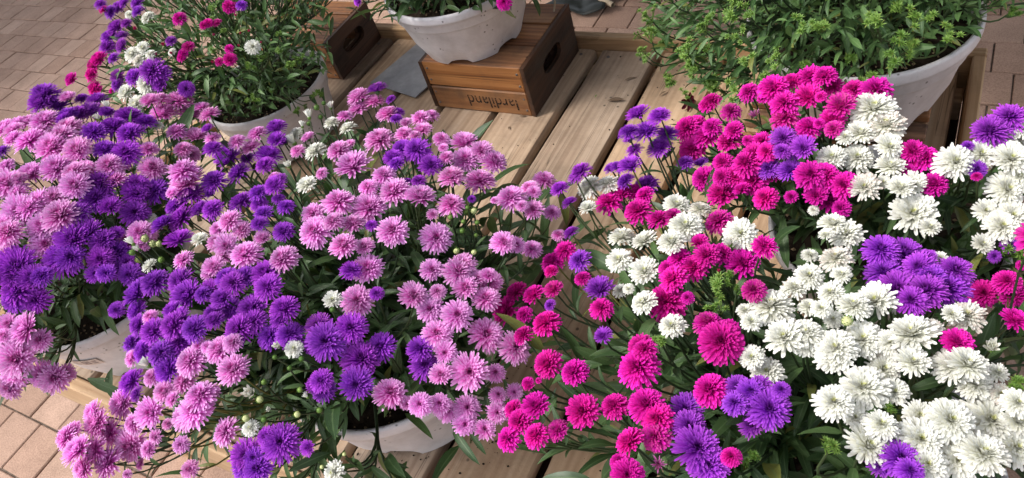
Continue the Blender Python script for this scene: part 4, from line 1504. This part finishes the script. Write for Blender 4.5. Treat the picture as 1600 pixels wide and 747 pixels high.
V, F = [], []
for (cx_, cy_, sp_, cnt_) in ((-0.60, 0.31, 0.06, 120), (-0.42, 0.45, 0.09, 90), (-0.50, 0.36, 0.05, 80), (-1.25, 0.25, 0.10, 80), (-0.55, 1.10, 0.18, 34), (-0.72, 1.00, 0.07, 16), (-0.45, 1.27, 0.08, 40), (-0.30, 0.90, 0.12, 20)):
    for _ in range(cnt_):
        x, y, q_ = rng.normal(cx_, sp_), rng.normal(cy_, sp_), 0.0006 + 0.0018 * rng.random() ** 2
        if not (YN + 0.01 < y < YF - 0.01 and XL < x < 0.02) or abs((x - G0 + 0.0733) % PITCH - 0.0733) < 0.012:
            continue
        b0 = len(V)
        V += [np.array([x, y, ZD + 0.0022]) + q_ * np.array(d) * rng.uniform(0.6, 1.4) for d in ((1, 0, 0), (0, 1, 0), (-1, 0, 0), (0, -1, 0), (0, 0, 0.8), (0, 0, -0.8))]
        F += [tuple(b0 + w_ for w_ in f) for f in ((0, 1, 4), (1, 2, 4), (2, 3, 4), (3, 0, 4), (1, 0, 5), (2, 1, 5), (3, 2, 5), (0, 3, 5))]
o = add('spilled_soil', mesh_np('spilled_soil', V, F, ['soil'], smooth=False))
o['kind'] = 'stuff'
o['label'] = 'dark crumbs of potting soil scattered over the table slats'
o['category'] = 'soil'
P = on_plane(1075, 166, ZD)
V, F, av, al, ar, mi = flower_geo(dict(n=14, w=0.2, e0=30, e1=-2, l0=0.6, bend=10, cup=0.3, tip=0.4, sh=0.2, jit=14, ep=1.0), 77)
o = add('fallen_flower', mesh_np('fallen_flower', V, F, ['petal_dry', 'leaf_dry'], {'v': av, 'lay': al, 'rnd': ar, 'u': np.ones(len(V))}, mi), None,
        frame(P + UP * 0.010, (0.75, -0.3, 0.5), 1.0, 0.019))
o['label'] = 'shrivelled dark red flower fallen on the slats'
o['category'] = 'fallen flower'

# dried stalk leaning over the crate and a scrap of black film on the floor behind
p0 = np.array([-0.752, 1.262, 0.727])
pts = bez(p0, p0 + np.array([0.01, 0.02, 0.04]), p0 + np.array([-0.01, 0.05, 0.10]), p0 + np.array([0.005, 0.07, 0.17]), 12)
V, F = tube(pts, np.linspace(0.0022, 0.0012, 12), 6)
o = add('dried_stalk', mesh_np('dried_stalk', V, F, ['straw']))
o['label'] = 'thin pale dried stalk rising from the back corner of the lettered crate'
o['category'] = 'stalk'
q0 = on_plane(905, 22, 0.0)
V, F = [], []
nx, ny = 22, 16
for j in range(ny):
    for i in range(nx):
        a, b_ = i / (nx - 1) - 0.5, j / (ny - 1) - 0.5
        x = a * (0.30 + 0.05 * math.sin(b_ * 9)) + 0.12 * b_
        y = b_ * (0.22 + 0.04 * math.sin(a * 7)) + 0.10
        z = 0.008 + 0.022 * abs(math.sin(a * 5 + b_ * 4 + 0.6)) + 0.007 * abs(math.sin(b_ * 9 - a * 3)) + rng.normal(0, 0.0008)
        V.append((q0[0] + x, q0[1] + y, z))
for j in range(ny - 1):
    for i in range(nx - 1):
        F.append((j * nx + i, j * nx + i + 1, (j + 1) * nx + i + 1, (j + 1) * nx + i))
me = mesh_np('plastic_film', V, F, ['plastic_film'])
o = add('plastic_film', me)
sol = o.modifiers.new('thickness', 'SOLIDIFY')
sol.thickness = 0.0012
o['label'] = 'crumpled black plastic film on the shaded pavers behind the table'
o['category'] = 'plastic film'
a0, a1 = on_plane(928, -6, 0.03), on_plane(958, 8, 0.03)
V, F = tube([a0, (a0 + a1) / 2 + UP * 0.002, a1], [0.012, 0.012, 0.011], 8)
o = add('wooden_stick', mesh_np('wooden_stick', V, F, ['straw']))
o['label'] = 'pale wooden stick end lying on the black plastic film'
o['category'] = 'stick'

# ------------------------------------------------------------------ unseen roof, added to shade the far and left floor
ZA = 2.4
sx, sy = SUN.x / SUN.z * ZA, SUN.y / SUN.z * ZA      # offset from a floor shadow back up to the roof


def roof_sheet(x0, x1_, y0, y1, nm, par, sag=0.05):
    V, F = [], []
    n1, n2 = 14, 8
    for lay in (0.0, -0.006):
        for j in range(n2):
            for i in range(n1):
                a, b_ = i / (n1 - 1), j / (n2 - 1)
                V.append((x0 + sx + (x1_ - x0) * a, y0 + sy + (y1 - y0) * b_, ZA + lay - sag * math.sin(math.pi * a) * math.sin(math.pi * b_)))
    for lay in range(2):
        for j in range(n2 - 1):
            for i in range(n1 - 1):
                k = lay * n1 * n2 + j * n1 + i
                F.append((k, k + 1, k + n1 + 1, k + n1) if lay == 0 else (k, k + n1, k + n1 + 1, k + 1))
    return add(nm, mesh_np(nm, V, F, ['unseen_awning_cloth']), par)


aw = thing('unseen_awning', 'unseen dark shade cloth on steel posts, added to shade the floor', 'unseen_awning', (0, 0, 0))
roof_sheet(-1.30, 4.5, 1.78, 8.2, 'shade_cloth', aw)
roof_sheet(-8.2, -3.98, 0.6, 8.2, 'shade_cloth', aw)  # second unseen sheet, added to darken the left floor
for xx, w in ((-3.80, 0.10), (-3.60, 0.08), (-3.40, 0.08), (-1.47, 0.06), (-5.0, 0.06)):  # unseen bars added to streak the floor with shade
    box('shade_batten', (xx + sx, 2.9 + sy, ZA + 0.05), (w, 4.8, 0.05), 'post_metal', aw, (0, 0, 0), 0.004)
for yy in (0.55, 5.25):
    box('roof_bar', (-3.0 + sx, yy + sy, ZA + 0.11), (10.6, 0.06, 0.06), 'post_metal', aw, (0, 0, 0), 0.004)
for xx in (-8.2, 2.2):
    for yy in (0.55, 5.25):
        box('post', (xx + sx, yy + sy, (ZA + 0.08) / 2), (0.07, 0.07, ZA + 0.076), 'post_metal', aw, (0, 0, 0), 0.004)
